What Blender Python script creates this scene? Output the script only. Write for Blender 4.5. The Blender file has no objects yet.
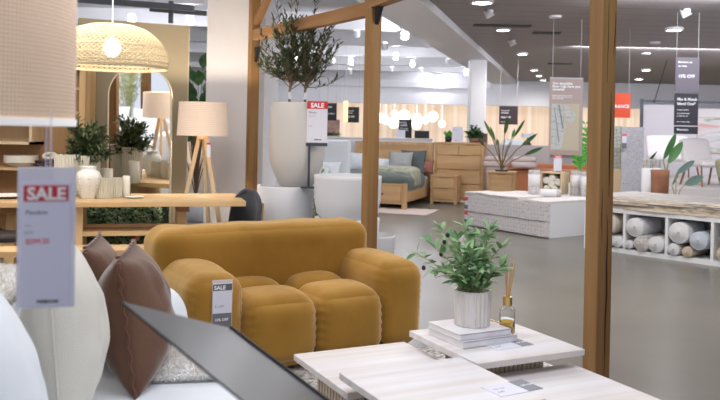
import bpy, bmesh, math, random
from mathutils import Vector, Matrix, noise
random.seed(7)
R = math.radians
SC = bpy.context.scene
COL = SC.collection

# ------------------------------------------------------------------ camera
F = 788.0; CAMH = 1.5; ROLL = R(1.2); HY = 130.5
cr, sr = math.cos(ROLL), math.sin(ROLL)
cd = bpy.data.cameras.new('camera'); cam = bpy.data.objects.new('camera', cd); COL.objects.link(cam)
cam.matrix_world = Matrix(((cr, -sr, 0, 0), (0, 0, -1, 0), (sr, cr, 0, CAMH), (0, 0, 0, 1)))
cd.sensor_fit = 'HORIZONTAL'; cd.sensor_width = 36; cd.lens = F*36/720
cd.shift_y = -(200-HY)/720
cd.clip_end = 200; cd.clip_start = 0.05
cd.dof.use_dof = True; cd.dof.focus_distance = 4.9; cd.dof.aperture_fstop = 3.9
SC.camera = cam
# ------------------------------------------------------------------ world, exposure
w = bpy.data.worlds.new('world'); SC.world = w; w.use_nodes = True
w.node_tree.nodes['Background'].inputs[0].default_value = (0.84, 0.88, 1.0, 1)
w.node_tree.nodes['Background'].inputs[1].default_value = 0.95
SC.view_settings.view_transform = 'Standard'; SC.view_settings.look = 'None'
SC.view_settings.exposure = 0.0; SC.view_settings.gamma = 1.0
SC.view_settings.use_curve_mapping = False
SC.cycles.use_denoising = True
SC.cycles.max_bounces = 8; SC.cycles.diffuse_bounces = 4; SC.cycles.glossy_bounces = 3
SC.cycles.transmission_bounces = 6; SC.cycles.transparent_max_bounces = 12
SC.cycles.sample_clamp_indirect = 4.0
COOL = (0.90, 0.92, 1.0); WARM = (1.0, 0.86, 0.68); NEUT = (1.0, 0.96, 0.93)
def area(name, loc, sx, sy, power, color=NEUT, rot=(0, 0, 0)):
    l = bpy.data.lights.new(name, 'AREA'); l.shape = 'RECTANGLE'; l.size = sx; l.size_y = sy
    l.energy = power; l.color = color
    o = bpy.data.objects.new(name, l); COL.objects.link(o); o.location = loc; o.rotation_euler = rot
    return o
def spot(name, loc, power, color=NEUT, size=150, rad=0.06, rot=(0, 0, 0), blend=1.0):
    l = bpy.data.lights.new(name, 'SPOT'); l.energy = power; l.color = color
    l.spot_size = R(size); l.spot_blend = blend; l.shadow_soft_size = rad
    o = bpy.data.objects.new(name, l); COL.objects.link(o); o.location = loc; o.rotation_euler = rot
    return o
# unseen area lights added as fill near ceiling height, not actual fittings
area('ceiling_fill_light', (0.6, 2.6, 3.3), 2.6, 2.0, 80, COOL)
area('ceiling_fill_light', (-1.6, 6.2, 3.3), 2.4, 2.4, 120, NEUT)
area('ceiling_fill_light', (2.6, 7.0, 3.3), 3.0, 3.0, 150, NEUT)
area('ceiling_fill_light', (-0.8, -1.5, 3.3), 3.0, 2.0, 40, COOL)
area('ceiling_fill_light', (-4.0, 10.6, 3.8), 3.5, 1.4, 70, COOL)
for Y_, W_1 in ((13.15, 8), (18.85, 9.5), (24.35, 11)):
    area('rib_fill_light', (-W_1/2+.6+(Y_-13)*.27, Y_, 3.66), W_1, .2, 50, COOL, (R(55), 0, 0))  # added fill behind the ribs, turned away so the camera never sees it
area('far_fill_light', (7.5, 10.6, 3.3), 9, .2, 185, COOL, (R(68), 0, 0))  # added fill brightening the far right side, unseen from behind
area('far_fill_light', (9.5, 16.8, 3.32), 10, .2, 215, COOL, (R(72), 0, 0))  # second added fill, deeper in and also facing away from the camera
area('ceiling_fill_light', (-4.5, 5.6, 3.3), 1.6, 1.6, 110, NEUT)  # added overhead fill, out of view at left

# ------------------------------------------------------------------ geometry of the view (pixel + depth or height -> point in the place)
def ray(px, py):
    u = (px-360)/F; v = (HY-py)/F
    return Vector((u*cr - v*sr, 1.0, u*sr + v*cr))
def D(px, py, Y):
    d = ray(px, py); return Vector((d.x*Y, Y, CAMH + d.z*Y))
def G(px, py, z=0.0):
    d = ray(px, py); t = (z-CAMH)/d.z
    return Vector((d.x*t, t, z))

# ------------------------------------------------------------------ materials
MAT = {}
def mat(name, col, rough=0.6, metal=0.0, spec=0.4, sheen=0.0, bump=None, var=None, emit=None, estr=0, alpha=1.0, trans=0.0, coat=0.0, ior=1.45):
    """bump=(scale, strength[, stretch]); var=(scale, colour2[, stretch]) noise mix"""
    if name in MAT: return MAT[name]
    m = bpy.data.materials.new(name); m.use_nodes = True; MAT[name] = m
    nt = m.node_tree; N = nt.nodes; L = nt.links; b = N['Principled BSDF']
    b.inputs['Base Color'].default_value = (*col, 1); b.inputs['Roughness'].default_value = rough
    b.inputs['Metallic'].default_value = metal; b.inputs['Specular IOR Level'].default_value = spec
    b.inputs['Sheen Weight'].default_value = sheen; b.inputs['Sheen Roughness'].default_value = 0.35
    b.inputs['Alpha'].default_value = alpha; b.inputs['Transmission Weight'].default_value = trans
    b.inputs['Coat Weight'].default_value = coat; b.inputs['IOR'].default_value = ior
    if emit:
        b.inputs['Emission Color'].default_value = (*emit, 1); b.inputs['Emission Strength'].default_value = estr
    def nz(scale, stretch, detail=4):
        tc = N.new('ShaderNodeTexCoord'); mp = N.new('ShaderNodeMapping'); n = N.new('ShaderNodeTexNoise')
        mp.inputs['Scale'].default_value = stretch or (1, 1, 1)
        n.inputs['Scale'].default_value = scale; n.inputs['Detail'].default_value = detail
        L.new(tc.outputs['Object'], mp.inputs[0]); L.new(mp.outputs[0], n.inputs['Vector']); return n
    if var:
        n = nz(var[0], var[2] if len(var) > 2 else None)
        r = N.new('ShaderNodeValToRGB'); r.color_ramp.elements[0].position = 0.36; r.color_ramp.elements[1].position = 0.64
        r.color_ramp.elements[0].color = (*col, 1); r.color_ramp.elements[1].color = (*var[1], 1)
        L.new(n.outputs['Fac'], r.inputs[0]); L.new(r.outputs[0], b.inputs['Base Color'])
    if bump:
        n = nz(bump[0], bump[2] if len(bump) > 2 else None, 3)
        bp = N.new('ShaderNodeBump'); bp.inputs['Strength'].default_value = bump[1]; bp.inputs['Distance'].default_value = 0.01
        L.new(n.outputs['Fac'], bp.inputs['Height']); L.new(bp.outputs[0], b.inputs['Normal'])
    return m
def wood(name, c1, c2, axis='x', rough=0.5, scale=6.0, knots=False):
    """grain stretched along the object's local axis"""
    st = {'x': (0.09, 1.6, 1.6), 'y': (1.6, 0.09, 1.6), 'z': (1.6, 1.6, 0.09)}[axis]
    m = mat(name, c1, rough=rough, var=(scale, c2, st), bump=(scale*4, 0.12, st))
    if knots:
        nt = m.node_tree; N = nt.nodes; L = nt.links; b = N['Principled BSDF']
        src = b.inputs['Base Color'].links[0].from_socket
        tc = N.new('ShaderNodeTexCoord'); mp = N.new('ShaderNodeMapping'); mp.inputs['Scale'].default_value = {'x': (1, 3, 3), 'z': (3, 3, 1)}.get(axis, (1, 1, 1))
        v = N.new('ShaderNodeTexVoronoi'); v.inputs['Scale'].default_value = 1.1
        r = N.new('ShaderNodeValToRGB'); r.color_ramp.elements[0].position = 0.07; r.color_ramp.elements[1].position = 0.13
        r.color_ramp.elements[0].color = (0.20, 0.09, 0.03, 1); r.color_ramp.elements[1].color = (1, 1, 1, 1)
        mx = N.new('ShaderNodeMix'); mx.data_type = 'RGBA'; mx.blend_type = 'MULTIPLY'; mx.inputs[0].default_value = 0.8
        L.new(tc.outputs['Object'], mp.inputs[0]); L.new(mp.outputs[0], v.inputs['Vector']); L.new(v.outputs['Distance'], r.inputs[0])
        L.new(src, mx.inputs[6]); L.new(r.outputs[0], mx.inputs[7]); L.new(mx.outputs[2], b.inputs['Base Color'])
    return m
white = mat('white_paint', (0.80, 0.80, 0.82), 0.55)
wallw = mat('wall_paint', (0.84, 0.835, 0.87), 0.7, bump=(40, 0.03))
oak_x = wood('oak_x', (0.56, 0.36, 0.17), (0.66, 0.46, 0.24), 'x')
oak_y = wood('oak_y', (0.56, 0.36, 0.17), (0.66, 0.46, 0.24), 'y')
oak_z = wood('oak_z', (0.56, 0.36, 0.17), (0.66, 0.46, 0.24), 'z')
beam_z = wood('timber_z', (0.31, 0.175, 0.066), (0.215, 0.105, 0.038), 'z', 0.62, 5, True)
beam_x = wood('timber_x', (0.38, 0.225, 0.10), (0.28, 0.145, 0.058), 'x', 0.62, 5)
walnut_x = wood('walnut_x', (0.20, 0.085, 0.035), (0.30, 0.14, 0.06), 'x')
brown_board = wood('brown_board', (0.34, 0.19, 0.085), (0.41, 0.24, 0.11), 'z')
pale_z = wood('pale_wood', (0.66, 0.50, 0.31), (0.74, 0.58, 0.38), 'z')
black = mat('black_satin', (0.02, 0.02, 0.025), 0.4)
darkm = mat('dark_steel', (0.07, 0.08, 0.10), 0.4, metal=0.6)
charcoal = mat('charcoal_fabric', (0.06, 0.065, 0.08), 0.9, sheen=0.3, bump=(300, 0.3))
gold = mat('gold_metal', (0.75, 0.52, 0.20), 0.28, metal=1.0)
cream = mat('cream_ceramic', (0.78, 0.74, 0.64), 0.55)
planterw = mat('planter_white', (0.66, 0.67, 0.71), 0.7, bump=(60, 0.08))
planterg = mat('planter_grey', (0.58, 0.56, 0.54), 0.8, bump=(60, 0.1))
paper = mat('paper', (0.72, 0.72, 0.81), 0.6)
ink = mat('ink', (0.06, 0.06, 0.07), 0.6)
inkg = mat('ink_grey', (0.30, 0.30, 0.33), 0.6)
red = mat('sale_red', (0.60, 0.035, 0.05), 0.5)
redt = mat('red_print', (0.75, 0.10, 0.12), 0.5)
wtxt = mat('white_print', (0.90, 0.90, 0.92), 0.6)
lampw = mat('lamp_glow', (1, 1, 1), 0.5, emit=(1.0, 0.95, 0.86), estr=14)
globew = mat('globe_glow', (1, 1, 1), 0.3, emit=(1.0, 0.98, 0.93), estr=1.25)
leafd = mat('leaf_dark', (0.035, 0.10, 0.03), 0.5, var=(9, (0.09, 0.19, 0.06)))
leafo = mat('leaf_olive', (0.045, 0.075, 0.03), 0.55, var=(9, (0.12, 0.16, 0.07)))
leafg = mat('leaf_green', (0.16, 0.32, 0.14), 0.5, var=(14, (0.36, 0.52, 0.26)))
leafb = mat('leaf_bright', (0.10, 0.42, 0.06), 0.45, var=(9, (0.20, 0.55, 0.12)))
bark = mat('bark', (0.20, 0.13, 0.075), 0.8)
barkl = mat('stem_pale', (0.40, 0.40, 0.20), 0.8)
soil = mat('soil', (0.05, 0.035, 0.025), 0.95)
linen = mat('white_linen', (0.80, 0.84, 0.88), 0.9, sheen=0.2, bump=(220, 0.15))
creamf = mat('cream_linen', (0.74, 0.71, 0.63), 0.9, sheen=0.2, bump=(260, 0.35))
glass = mat('clear_glass', (0.97, 0.98, 0.98), 0.03, trans=1.0, ior=1.3)
clearp = mat('clear_plastic', (0.85, 0.86, 0.95), 0.12, alpha=0.45)

# ------------------------------------------------------------------ mesh tools
def T(loc=(0, 0, 0), rot=(0, 0, 0), sc=(1, 1, 1)):
    from mathutils import Euler
    return Matrix.Translation(loc) @ Euler(rot).to_matrix().to_4x4() @ Matrix.Diagonal((*sc, 1))
class B:
    def __init__(s): s.bm = bmesh.new()
    def box(s, x0, x1, y0, y1, z0, z1, M=None):
        g = bmesh.ops.create_cube(s.bm, size=1.0)['verts']
        m = Matrix.Translation(((x0+x1)/2, (y0+y1)/2, (z0+z1)/2)) @ Matrix.Diagonal((abs(x1-x0), abs(y1-y0), abs(z1-z0), 1))
        if M: m = M @ m
        for v in g: v.co = m @ v.co
        return s
    def lathe(s, prof, seg=32, loc=(0, 0, 0), flute=0, depth=0.0, M=None, cap=True):
        """profile of (r, z); a surface of revolution, fluted when asked"""
        rings = []
        for r, z in prof:
            ring = []
            for k in range(seg):
                a = 2*math.pi*k/seg
                rr = r
                if flute and r > 1e-4: rr = r*(1 - depth*(0.5-0.5*math.cos(a*flute)))
                p = Vector((loc[0]+rr*math.cos(a), loc[1]+rr*math.sin(a), loc[2]+z))
                ring.append(s.bm.verts.new(M @ p if M else p))
            rings.append(ring)
        for a, b in zip(rings, rings[1:]):
            for k in range(seg):
                s.bm.faces.new((a[k], a[(k+1) % seg], b[(k+1) % seg], b[k]))
        if cap and prof[0][0] > 1e-4: s.bm.faces.new(list(reversed(rings[0])))
        if cap and prof[-1][0] > 1e-4: s.bm.faces.new(rings[-1])
        return s
    def cyl(s, p, q, r, r2=None, seg=16):
        return s.tube([p, q], r, seg, r2)
    def tube(s, pts, r, seg=8, r2=None):
        pts = [Vector(p) for p in pts]; n = len(pts); rings = []
        for i, p in enumerate(pts):
            d = (pts[min(i+1, n-1)]-pts[max(i-1, 0)]).normalized()
            a = d.cross(Vector((0, 0, 1)) if abs(d.z) < 0.9 else Vector((1, 0, 0))).normalized(); b = d.cross(a)
            rr = r if r2 is None else r+(r2-r)*i/max(1, n-1)
            rings.append([s.bm.verts.new(p+a*math.cos(2*math.pi*k/seg)*rr+b*math.sin(2*math.pi*k/seg)*rr) for k in range(seg)])
        for a, b in zip(rings, rings[1:]):
            for k in range(seg): s.bm.faces.new((a[k], a[(k+1) % seg], b[(k+1) % seg], b[k]))
        s.bm.faces.new(list(reversed(rings[0]))); s.bm.faces.new(rings[-1])
        return s
    def ball(s, c, r, seg=16, sc=(1, 1, 1)):
        m = Matrix.Translation(c) @ Matrix.Diagonal((r*sc[0], r*sc[1], r*sc[2], 1))
        bmesh.ops.create_uvsphere(s.bm, u_segments=seg, v_segments=max(6, seg//2), radius=1, matrix=m); return s
    def bar(s, p, q, wx, wy, up=(0, 0, 1)):
        """square-section bar from p to q"""
        p, q = Vector(p), Vector(q); d = (q-p).normalized()
        a = d.cross(Vector(up)); a = a.normalized() if a.length > 1e-3 else Vector((1, 0, 0)); b = a.cross(d).normalized()
        vs = []
        for e in (p, q):
            vs.append([s.bm.verts.new(e+a*i*wx/2+b*j*wy/2) for i, j in ((-1, -1), (1, -1), (1, 1), (-1, 1))])
        for k in range(4): s.bm.faces.new((vs[0][k], vs[0][(k+1) % 4], vs[1][(k+1) % 4], vs[1][k]))
        s.bm.faces.new(list(reversed(vs[0]))); s.bm.faces.new(vs[1]); return s
    def prism(s, outline, y0, y1):
        """outline of (x, z) given its own thickness along y"""
        a = [s.bm.verts.new((x, y0, z)) for x, z in outline]; b = [s.bm.verts.new((x, y1, z)) for x, z in outline]
        n = len(a)
        s.bm.faces.new(a); s.bm.faces.new(list(reversed(b)))
        for k in range(n): s.bm.faces.new((a[k], b[k], b[(k+1) % n], a[(k+1) % n]))
        return s
    def soft(s, x0, x1, y0, y1, z0, z1, r, bulge=(0, 0, 0), n=14, wr=0.0, seed=0, M=None, wf=5.0, pleat=None):
        """upholstered rounded block with domed faces and slight wrinkles"""
        c = Vector(((x0+x1)/2, (y0+y1)/2, (z0+z1)/2)); h = Vector(((x1-x0)/2, (y1-y0)/2, (z1-z0)/2))
        t = bmesh.new(); bmesh.ops.create_cube(t, size=2.0)
        bmesh.ops.subdivide_edges(t, edges=t.edges[:], cuts=n, use_grid_fill=True)
        idx = {}; new = []; us = []
        for v in t.verts:
            u = v.co.copy()
            # push samples towards the edges so the rounding stays smooth
            u = Vector([math.sin(q*math.pi/2) for q in u])
            p = Vector((u.x*h.x, u.y*h.y, u.z*h.z)); rr = min(r, h.x*.98, h.y*.98, h.z*.98)
            q = Vector([max(-(h[i]-rr), min(h[i]-rr, p[i])) for i in range(3)])
            d = p-q
            nn = d.normalized() if d.length > 1e-6 else Vector((0, 0, 0))
            o = q+nn*rr if d.length > 1e-6 else p
            o.x += (1 if u.x > 0 else -1)*bulge[0]*(1-u.y**2)*(1-u.z**2)*abs(u.x)
            o.y += (1 if u.y > 0 else -1)*bulge[1]*(1-u.x**2)*(1-u.z**2)*abs(u.y)
            o.z += (1 if u.z > 0 else -1)*bulge[2]*(1-u.x**2)*(1-u.y**2)*abs(u.z)
            if wr:
                k = noise.noise(Vector((o.x*wf+seed, o.y*wf, o.z*wf*0.6)))
                o += nn*wr*k if nn.length else Vector((0, 0, 0))
            o += c
            idx[v] = s.bm.verts.new(M @ o if M else o); new.append(idx[v]); us.append((u, nn if nn.length else d.normalized() if d.length else Vector((0, 0, 0))))
        for f in t.faces: s.bm.faces.new([idx[v] for v in f.verts])
        t.free()
        for _ in range(3): bmesh.ops.smooth_vert(s.bm, verts=new, factor=.5, use_axis_x=True, use_axis_y=True, use_axis_z=True)
        if pleat:
            for v, (u, nn) in zip(new, us): v.co += nn*pleat(v.co, u)
        return s
    def pillow(s, w, h, t, M, n=22, seed=0, wr=0.006, pinch=0.05):
        """scatter cushion in its local xz plane, thickness along y, base at z=0"""
        vs = {}
        for side in (1, -1):
            for i in range(n+1):
                for j in range(n+1):
                    if side == -1 and (i in (0, n) or j in (0, n)): vs[(side, i, j)] = vs[(1, i, j)]; continue
                    u = -1+2*i/n; v = -1+2*j/n
                    x = u*w/2*(1-pinch*(1-v*v)); z = v*h/2*(1-pinch*(1-u*u))
                    th = t/2*max(0, (1-abs(u)**2.2))**0.55*max(0, (1-abs(v)**2.2))**0.55
                    th += wr*noise.noise(Vector((u*3+seed, v*3, side*2)))*(1-u*u)*(1-v*v)*3
                    vs[(side, i, j)] = s.bm.verts.new(M @ Vector((x, side*th, z+h/2)))
        for side in (1, -1):
            for i in range(n):
                for j in range(n):
                    f = [vs[(side, i, j)], vs[(side, i+1, j)], vs[(side, i+1, j+1)], vs[(side, i, j+1)]]
                    try: s.bm.faces.new(f if side == -1 else list(reversed(f)))
                    except ValueError: pass
        return s
    def leaf(s, base, d, up, L, W, bend=0.15, n=3):
        base = Vector(base); d = Vector(d).normalized(); side = d.cross(Vector(up))
        if side.length < 1e-3: side = d.cross(Vector((1, 0.2, 0)))
        side.normalize(); nn = side.cross(d)
        prev = None
        for i in range(n+2):
            t = i/(n+1); ww = W/2*math.sin(math.pi*min(1, t*0.92+0.04))**0.8 if 0 < i < n+1 else 0
            c = base+d*L*t-nn*bend*L*t*t
            if ww == 0: cur = [s.bm.verts.new(c)]
            else: cur = [s.bm.verts.new(c+side*ww+nn*ww*.25), s.bm.verts.new(c), s.bm.verts.new(c-side*ww+nn*ww*.25)]
            if prev:
                if len(prev) == 1 and len(cur) == 3:
                    s.bm.faces.new((prev[0], cur[1], cur[0])); s.bm.faces.new((prev[0], cur[2], cur[1]))
                elif len(prev) == 3 and len(cur) == 3:
                    s.bm.faces.new((prev[0], prev[1], cur[1], cur[0])); s.bm.faces.new((prev[1], prev[2], cur[2], cur[1]))
                elif len(prev) == 3:
                    s.bm.faces.new((prev[0], prev[1], cur[0])); s.bm.faces.new((prev[1], prev[2], cur[0]))
            prev = cur
        return s
def obj(name, b, m, parent=None, smooth=False, bevel=0.0, loc=None, rot=None, normals=True, segs=2):
    bm = b.bm if isinstance(b, B) else b
    if normals: bmesh.ops.recalc_face_normals(bm, faces=bm.faces[:])
    me = bpy.data.meshes.new(name); bm.to_mesh(me); bm.free()
    for mm in (m if isinstance(m, (list, tuple)) else [m]): me.materials.append(mm)
    if smooth:
        for p in me.polygons: p.use_smooth = True
    o = bpy.data.objects.new(name, me); COL.objects.link(o)
    if parent: o.parent = parent
    if loc is not None: o.location = loc
    if rot is not None: o.rotation_euler = rot
    if bevel:
        md = o.modifiers.new('bevel', 'BEVEL'); md.width = bevel; md.segments = segs; md.limit_method = 'ANGLE'; md.angle_limit = R(40)
    if smooth and not isinstance(smooth, str):
        pass
    return o
def tag(o, label, cat, group=None):
    o['label'] = label; o['category'] = cat
    if group: o['group'] = group
    return o
def thing(name, label, cat, loc=(0, 0, 0), rz=0, group=None, rot=None):
    o = bpy.data.objects.new(name, None); COL.objects.link(o); o.empty_display_size = 0.1
    o.location = loc; o.rotation_euler = rot if rot else (0, 0, rz)
    return tag(o, label, cat, group)
def struct(name, b, m, **k):
    o = obj(name, b, m, **k); o['kind'] = 'structure'; return o
def kids(o): return [c for c in bpy.data.objects if c.parent == o]
def dup(o, parent=None, **kw):
    c = o.copy(); COL.objects.link(c)
    if parent: c.parent = parent
    for k in kids(o): dup(k, c)
    if 'loc' in kw: c.location = kw['loc']
    if 'rz' in kw: c.rotation_euler = (0, 0, kw['rz'])
    if 'label' in kw: c['label'] = kw['label']
    if 'scale' in kw: c.scale = kw['scale']
    return c
def text(s, size, x, y, z, m, parent, name='lettering', align='LEFT', bold=0.0, rot=(R(90), 0, 0), spacing=1.0):
    c = bpy.data.curves.new(name, 'FONT'); c.body = s; c.size = size; c.align_x = align; c.extrude = size*0.01; c.offset = bold*size
    c.space_line = spacing; c.resolution_u = 3
    c.materials.append(m); q_ = bpy.data.objects.new(name, c); me = bpy.data.meshes.new_from_object(q_); bpy.data.objects.remove(q_); bpy.data.curves.remove(c)
    o = bpy.data.objects.new(name, me); COL.objects.link(o); o.parent = parent
    o.location = (x, y, z); o.rotation_euler = rot
    return o

# ================================================================== THE SETTING
def concrete():
    m = bpy.data.materials.new('polished_concrete'); m.use_nodes = True
    nt = m.node_tree; N = nt.nodes; L = nt.links; b = N['Principled BSDF']
    tc = N.new('ShaderNodeTexCoord')
    n1 = N.new('ShaderNodeTexNoise'); n1.inputs['Scale'].default_value = 0.8; n1.inputs['Detail'].default_value = 3
    n2 = N.new('ShaderNodeTexNoise'); n2.inputs['Scale'].default_value = 60; n2.inputs['Detail'].default_value = 4
    L.new(tc.outputs['Object'], n1.inputs['Vector']); L.new(tc.outputs['Object'], n2.inputs['Vector'])
    r1 = N.new('ShaderNodeValToRGB'); r1.color_ramp.elements[0].position = .25; r1.color_ramp.elements[1].position = .78
    r1.color_ramp.elements[0].color = (0.15, 0.142, 0.124, 1); r1.color_ramp.elements[1].color = (0.205, 0.195, 0.175, 1)
    r2 = N.new('ShaderNodeValToRGB'); r2.color_ramp.elements[0].position = .3; r2.color_ramp.elements[1].position = .42
    r2.color_ramp.elements[0].color = (0.6, 0.58, 0.52, 1); r2.color_ramp.elements[1].color = (1, 1, 1, 1)
    mx = N.new('ShaderNodeMix'); mx.data_type = 'RGBA'; mx.blend_type = 'MULTIPLY'; mx.inputs[0].default_value = 0.22
    L.new(n1.outputs['Fac'], r1.inputs[0]); L.new(n2.outputs['Fac'], r2.inputs[0])
    L.new(r1.outputs[0], mx.inputs[6]); L.new(r2.outputs[0], mx.inputs[7]); L.new(mx.outputs[2], b.inputs['Base Color'])
    rr = N.new('ShaderNodeMapRange'); rr.inputs['To Min'].default_value = 0.24; rr.inputs['To Max'].default_value = 0.34
    b.inputs['Roughness'].default_value = .29
    b.inputs['Specular IOR Level'].default_value = 0.45
    bp = N.new('ShaderNodeBump'); bp.inputs['Strength'].default_value = 0.0; bp.inputs['Distance'].default_value = 0.01
    n3 = N.new('ShaderNodeTexNoise'); n3.inputs['Scale'].default_value = 3.0
    L.new(tc.outputs['Object'], n3.inputs['Vector']); L.new(n3.outputs['Fac'], bp.inputs['Height']); 
    return m
struct('floor', B().box(-13, 17, -6, 34, -0.2, 0), concrete())

def plank_ceiling():
    m = bpy.data.materials.new('grey_plank_ceiling'); m.use_nodes = True
    nt = m.node_tree; N = nt.nodes; L = nt.links; b = N['Principled BSDF']
    tc = N.new('ShaderNodeTexCoord'); mp = N.new('ShaderNodeMapping'); mp.inputs['Rotation'].default_value = (0, 0, R(-4))
    wv = N.new('ShaderNodeTexWave'); wv.wave_type = 'BANDS'; wv.bands_direction = 'Y'; wv.inputs['Scale'].default_value = 0.55; wv.wave_profile = 'SAW'
    L.new(tc.outputs['Object'], mp.inputs[0]); L.new(mp.outputs[0], wv.inputs['Vector'])
    r = N.new('ShaderNodeValToRGB'); r.color_ramp.elements[0].position = 0.03; r.color_ramp.elements[1].position = 0.07
    r.color_ramp.elements[0].color = (0.15, 0.132, 0.13, 1); r.color_ramp.elements[1].color = (0.27, 0.242, 0.238, 1)
    L.new(wv.outputs['Fac'], r.inputs[0]); L.new(r.outputs[0], b.inputs['Base Color']); b.inputs['Roughness'].default_value = 0.55
    return m
def bh(Y, off=0.0):           # the line where the white bulkhead meets the dark ceiling
    return 0.95 + 0.2735*(Y-11.3) + off
ZC = 3.4
bm = bmesh.new()
pts = [(bh(-6), -6), (17, -6), (17, 28.6), (bh(28.6), 28.6)]
lo = [bm.verts.new((x, y, ZC)) for x, y in pts]; hi = [bm.verts.new((x, y, ZC+.15)) for x, y in pts]
bm.faces.new(lo); bm.faces.new(hi[::-1])
for k in range(4): bm.faces.new((lo[k], hi[k], hi[(k+1) % 4], lo[(k+1) % 4]))
struct('ceiling', bm, plank_ceiling())
bm = bmesh.new()
pts = [(-13, -6), (bh(-6), -6), (bh(28.6), 28.6), (-13, 28.6)]
lo = [bm.verts.new((x, y, 3.85)) for x, y in pts]; hi = [bm.verts.new((x, y, 4.0)) for x, y in pts]
bm.faces.new(lo); bm.faces.new(hi[::-1])
for k in range(4): bm.faces.new((lo[k], hi[k], hi[(k+1) % 4], lo[(k+1) % 4]))
struct('ceiling_white', bm, wallw)
# white bulkhead between the two ceilings
bm = bmesh.new()
W_ = 0.88
pts = [(bh(-6), -6), (bh(28.6), 28.6), (bh(28.6)-W_, 28.6), (bh(-6)-W_, -6)]
lo = [bm.verts.new((x, y, 3.27)) for x, y in pts]; hi = [bm.verts.new((x, y, 3.86)) for x, y in pts]
bm.faces.new(lo[::-1]); bm.faces.new(hi)
for k in range(4): bm.faces.new((lo[k], lo[(k+1) % 4], hi[(k+1) % 4], hi[k]))
struct('trim_1', bm, mat('bulkhead_white', (.92, .92, .94), .6))
# ribs across the white ceiling
for Y in (7.5, 10.2, 13.0, 15.9, 18.7, 21.4, 24.2, 26.6):
    struct('trim_2', B().box(-12.8, bh(Y)-W_-.02, Y-.11, Y+.11, 3.52, 3.85), white)
# far header wall, lit alcove behind it with a timber lined wall
struct('wall_back', B().box(-13, 17, 28.3, 28.6, 2.5, 4.0), wallw)
struct('trim_3', B().box(-13, bh(28)-.9, 28.1, 28.32, 3.08, 3.26), white)
struct('ceiling_alcove', B().box(-13, 17, 28.6, 32.2, 2.62, 2.75), white)
def slats():
    m = bpy.data.materials.new('pale_timber_lining'); m.use_nodes = True
    nt = m.node_tree; N = nt.nodes; L = nt.links; b = N['Principled BSDF']
    tc = N.new('ShaderNodeTexCoord'); mp = N.new('ShaderNodeMapping'); mp.inputs['Scale'].default_value = (1.7, 0.05, 0.02)
    n = N.new('ShaderNodeTexNoise'); n.inputs['Scale'].default_value = 3.2; n.inputs['Detail'].default_value = 3
    L.new(tc.outputs['Object'], mp.inputs[0]); L.new(mp.outputs[0], n.inputs['Vector'])
    r = N.new('ShaderNodeValToRGB'); r.color_ramp.elements[0].position = 0.38; r.color_ramp.elements[1].position = 0.62
    r.color_ramp.elements[0].color = (0.68, 0.52, 0.40, 1); r.color_ramp.elements[1].color = (0.82, 0.72, 0.62, 1)
    L.new(n.outputs['Fac'], r.inputs[0]); L.new(r.outputs[0], b.inputs['Base Color']); b.inputs['Roughness'].default_value = .6
    return m
struct('wall_timber', B().box(-13, 17, 32.0, 32.3, 0, 2.7), slats())
struct('wall_left', B().box(-13.2, -13, -6, 34, 0, 4.0), wallw)
struct('wall_right', B().box(17, 17.2, -6, 34, 0, 4.0), wallw)
# white column wall beside the timber posts
struct('wall_column', B().box(-2.035, -1.27, 10.35, 12.1, 0, 3.9), wallw, bevel=.004)
# round-edged pillar beyond the tallboy
p = G(476, 100, 0) if False else D(476, 137, 19.2)
struct('wall_pillar', B().box(p.x-.2, p.x+.2, 19.0, 19.4, 0, 3.27), white, bevel=.03)
# lit ceiling lights over the alcove, the far wall
area('alcove_light', (2.0, 28.85, 2.52), 29, .35, 620, (1, .93, .84), (R(52), 0, 0))

# ------------------------------------------------------------------ ceiling fittings
def fit_mesh_disc(r, z0, z1, seg=24): return B().lathe([(r, z0), (r, z1)], seg)
dls = [(482, 2, 1.25, 'cut by the top edge of the view'), (503, 29.5, 1, 'just right of the long dark slot vent'),
       (522, 54, 1, 'below a white cone fitting, beside the bulkhead'), (534, 70, .9, 'third from the far wall along the bulkhead'),
       (539, 75.6, .9, 'second from the far wall along the bulkhead'), (543, 80, .9, 'nearest the far wall along the bulkhead'),
       (674, 29.5, 1.15, 'largest of those right of the timber post'), (646, 70, 1, 'above the tall rug stands, farther up of two'),
       (639, 79, 1.1, 'above the orange sign, against the far header')]
for i, (px, py, s, w_) in enumerate(dls):
    p = G(px, py, ZC-.03)
    t = thing('downlight', 'round glowing ceiling downlight '+w_, 'ceiling light', (p.x, p.y, ZC), group=None)
    obj('housing', B().lathe([(.11*s, 0), (.11*s, -.05), (.135*s, -.05), (.135*s, 0)], 24, cap=False), white, t)
    obj('diffuser', B().lathe([(.105*s, -.045), (.105*s, -.02)], 24), lampw, t)
    l = spot('downlight_beam', (0, 0, -.07), 170 if i in (0, 1, 6) else 150, NEUT, 165, .08); l.parent = t
cones = [(490, 13, 'above the long slot vent'), (513, 43, 'between the long slot vent and the far downlights'), (687, 12, 'at upper right near the large downlight')]
for px, py, w_ in cones:
    p = G(px, py-3, ZC)
    t = thing('ceiling_spotlight', 'white cone shaped ceiling spotlight '+w_, 'spotlight', (p.x, p.y, ZC), rz=R(20))
    obj('mount', B().lathe([(.05, -.05), (.05, 0)], 12), white, t)
    obj('cone', B().lathe([(.012, -.14), (.10, -.04)], 24, M=T(rot=(R(18), R(12), 0))), white, t, smooth=False)
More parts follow.
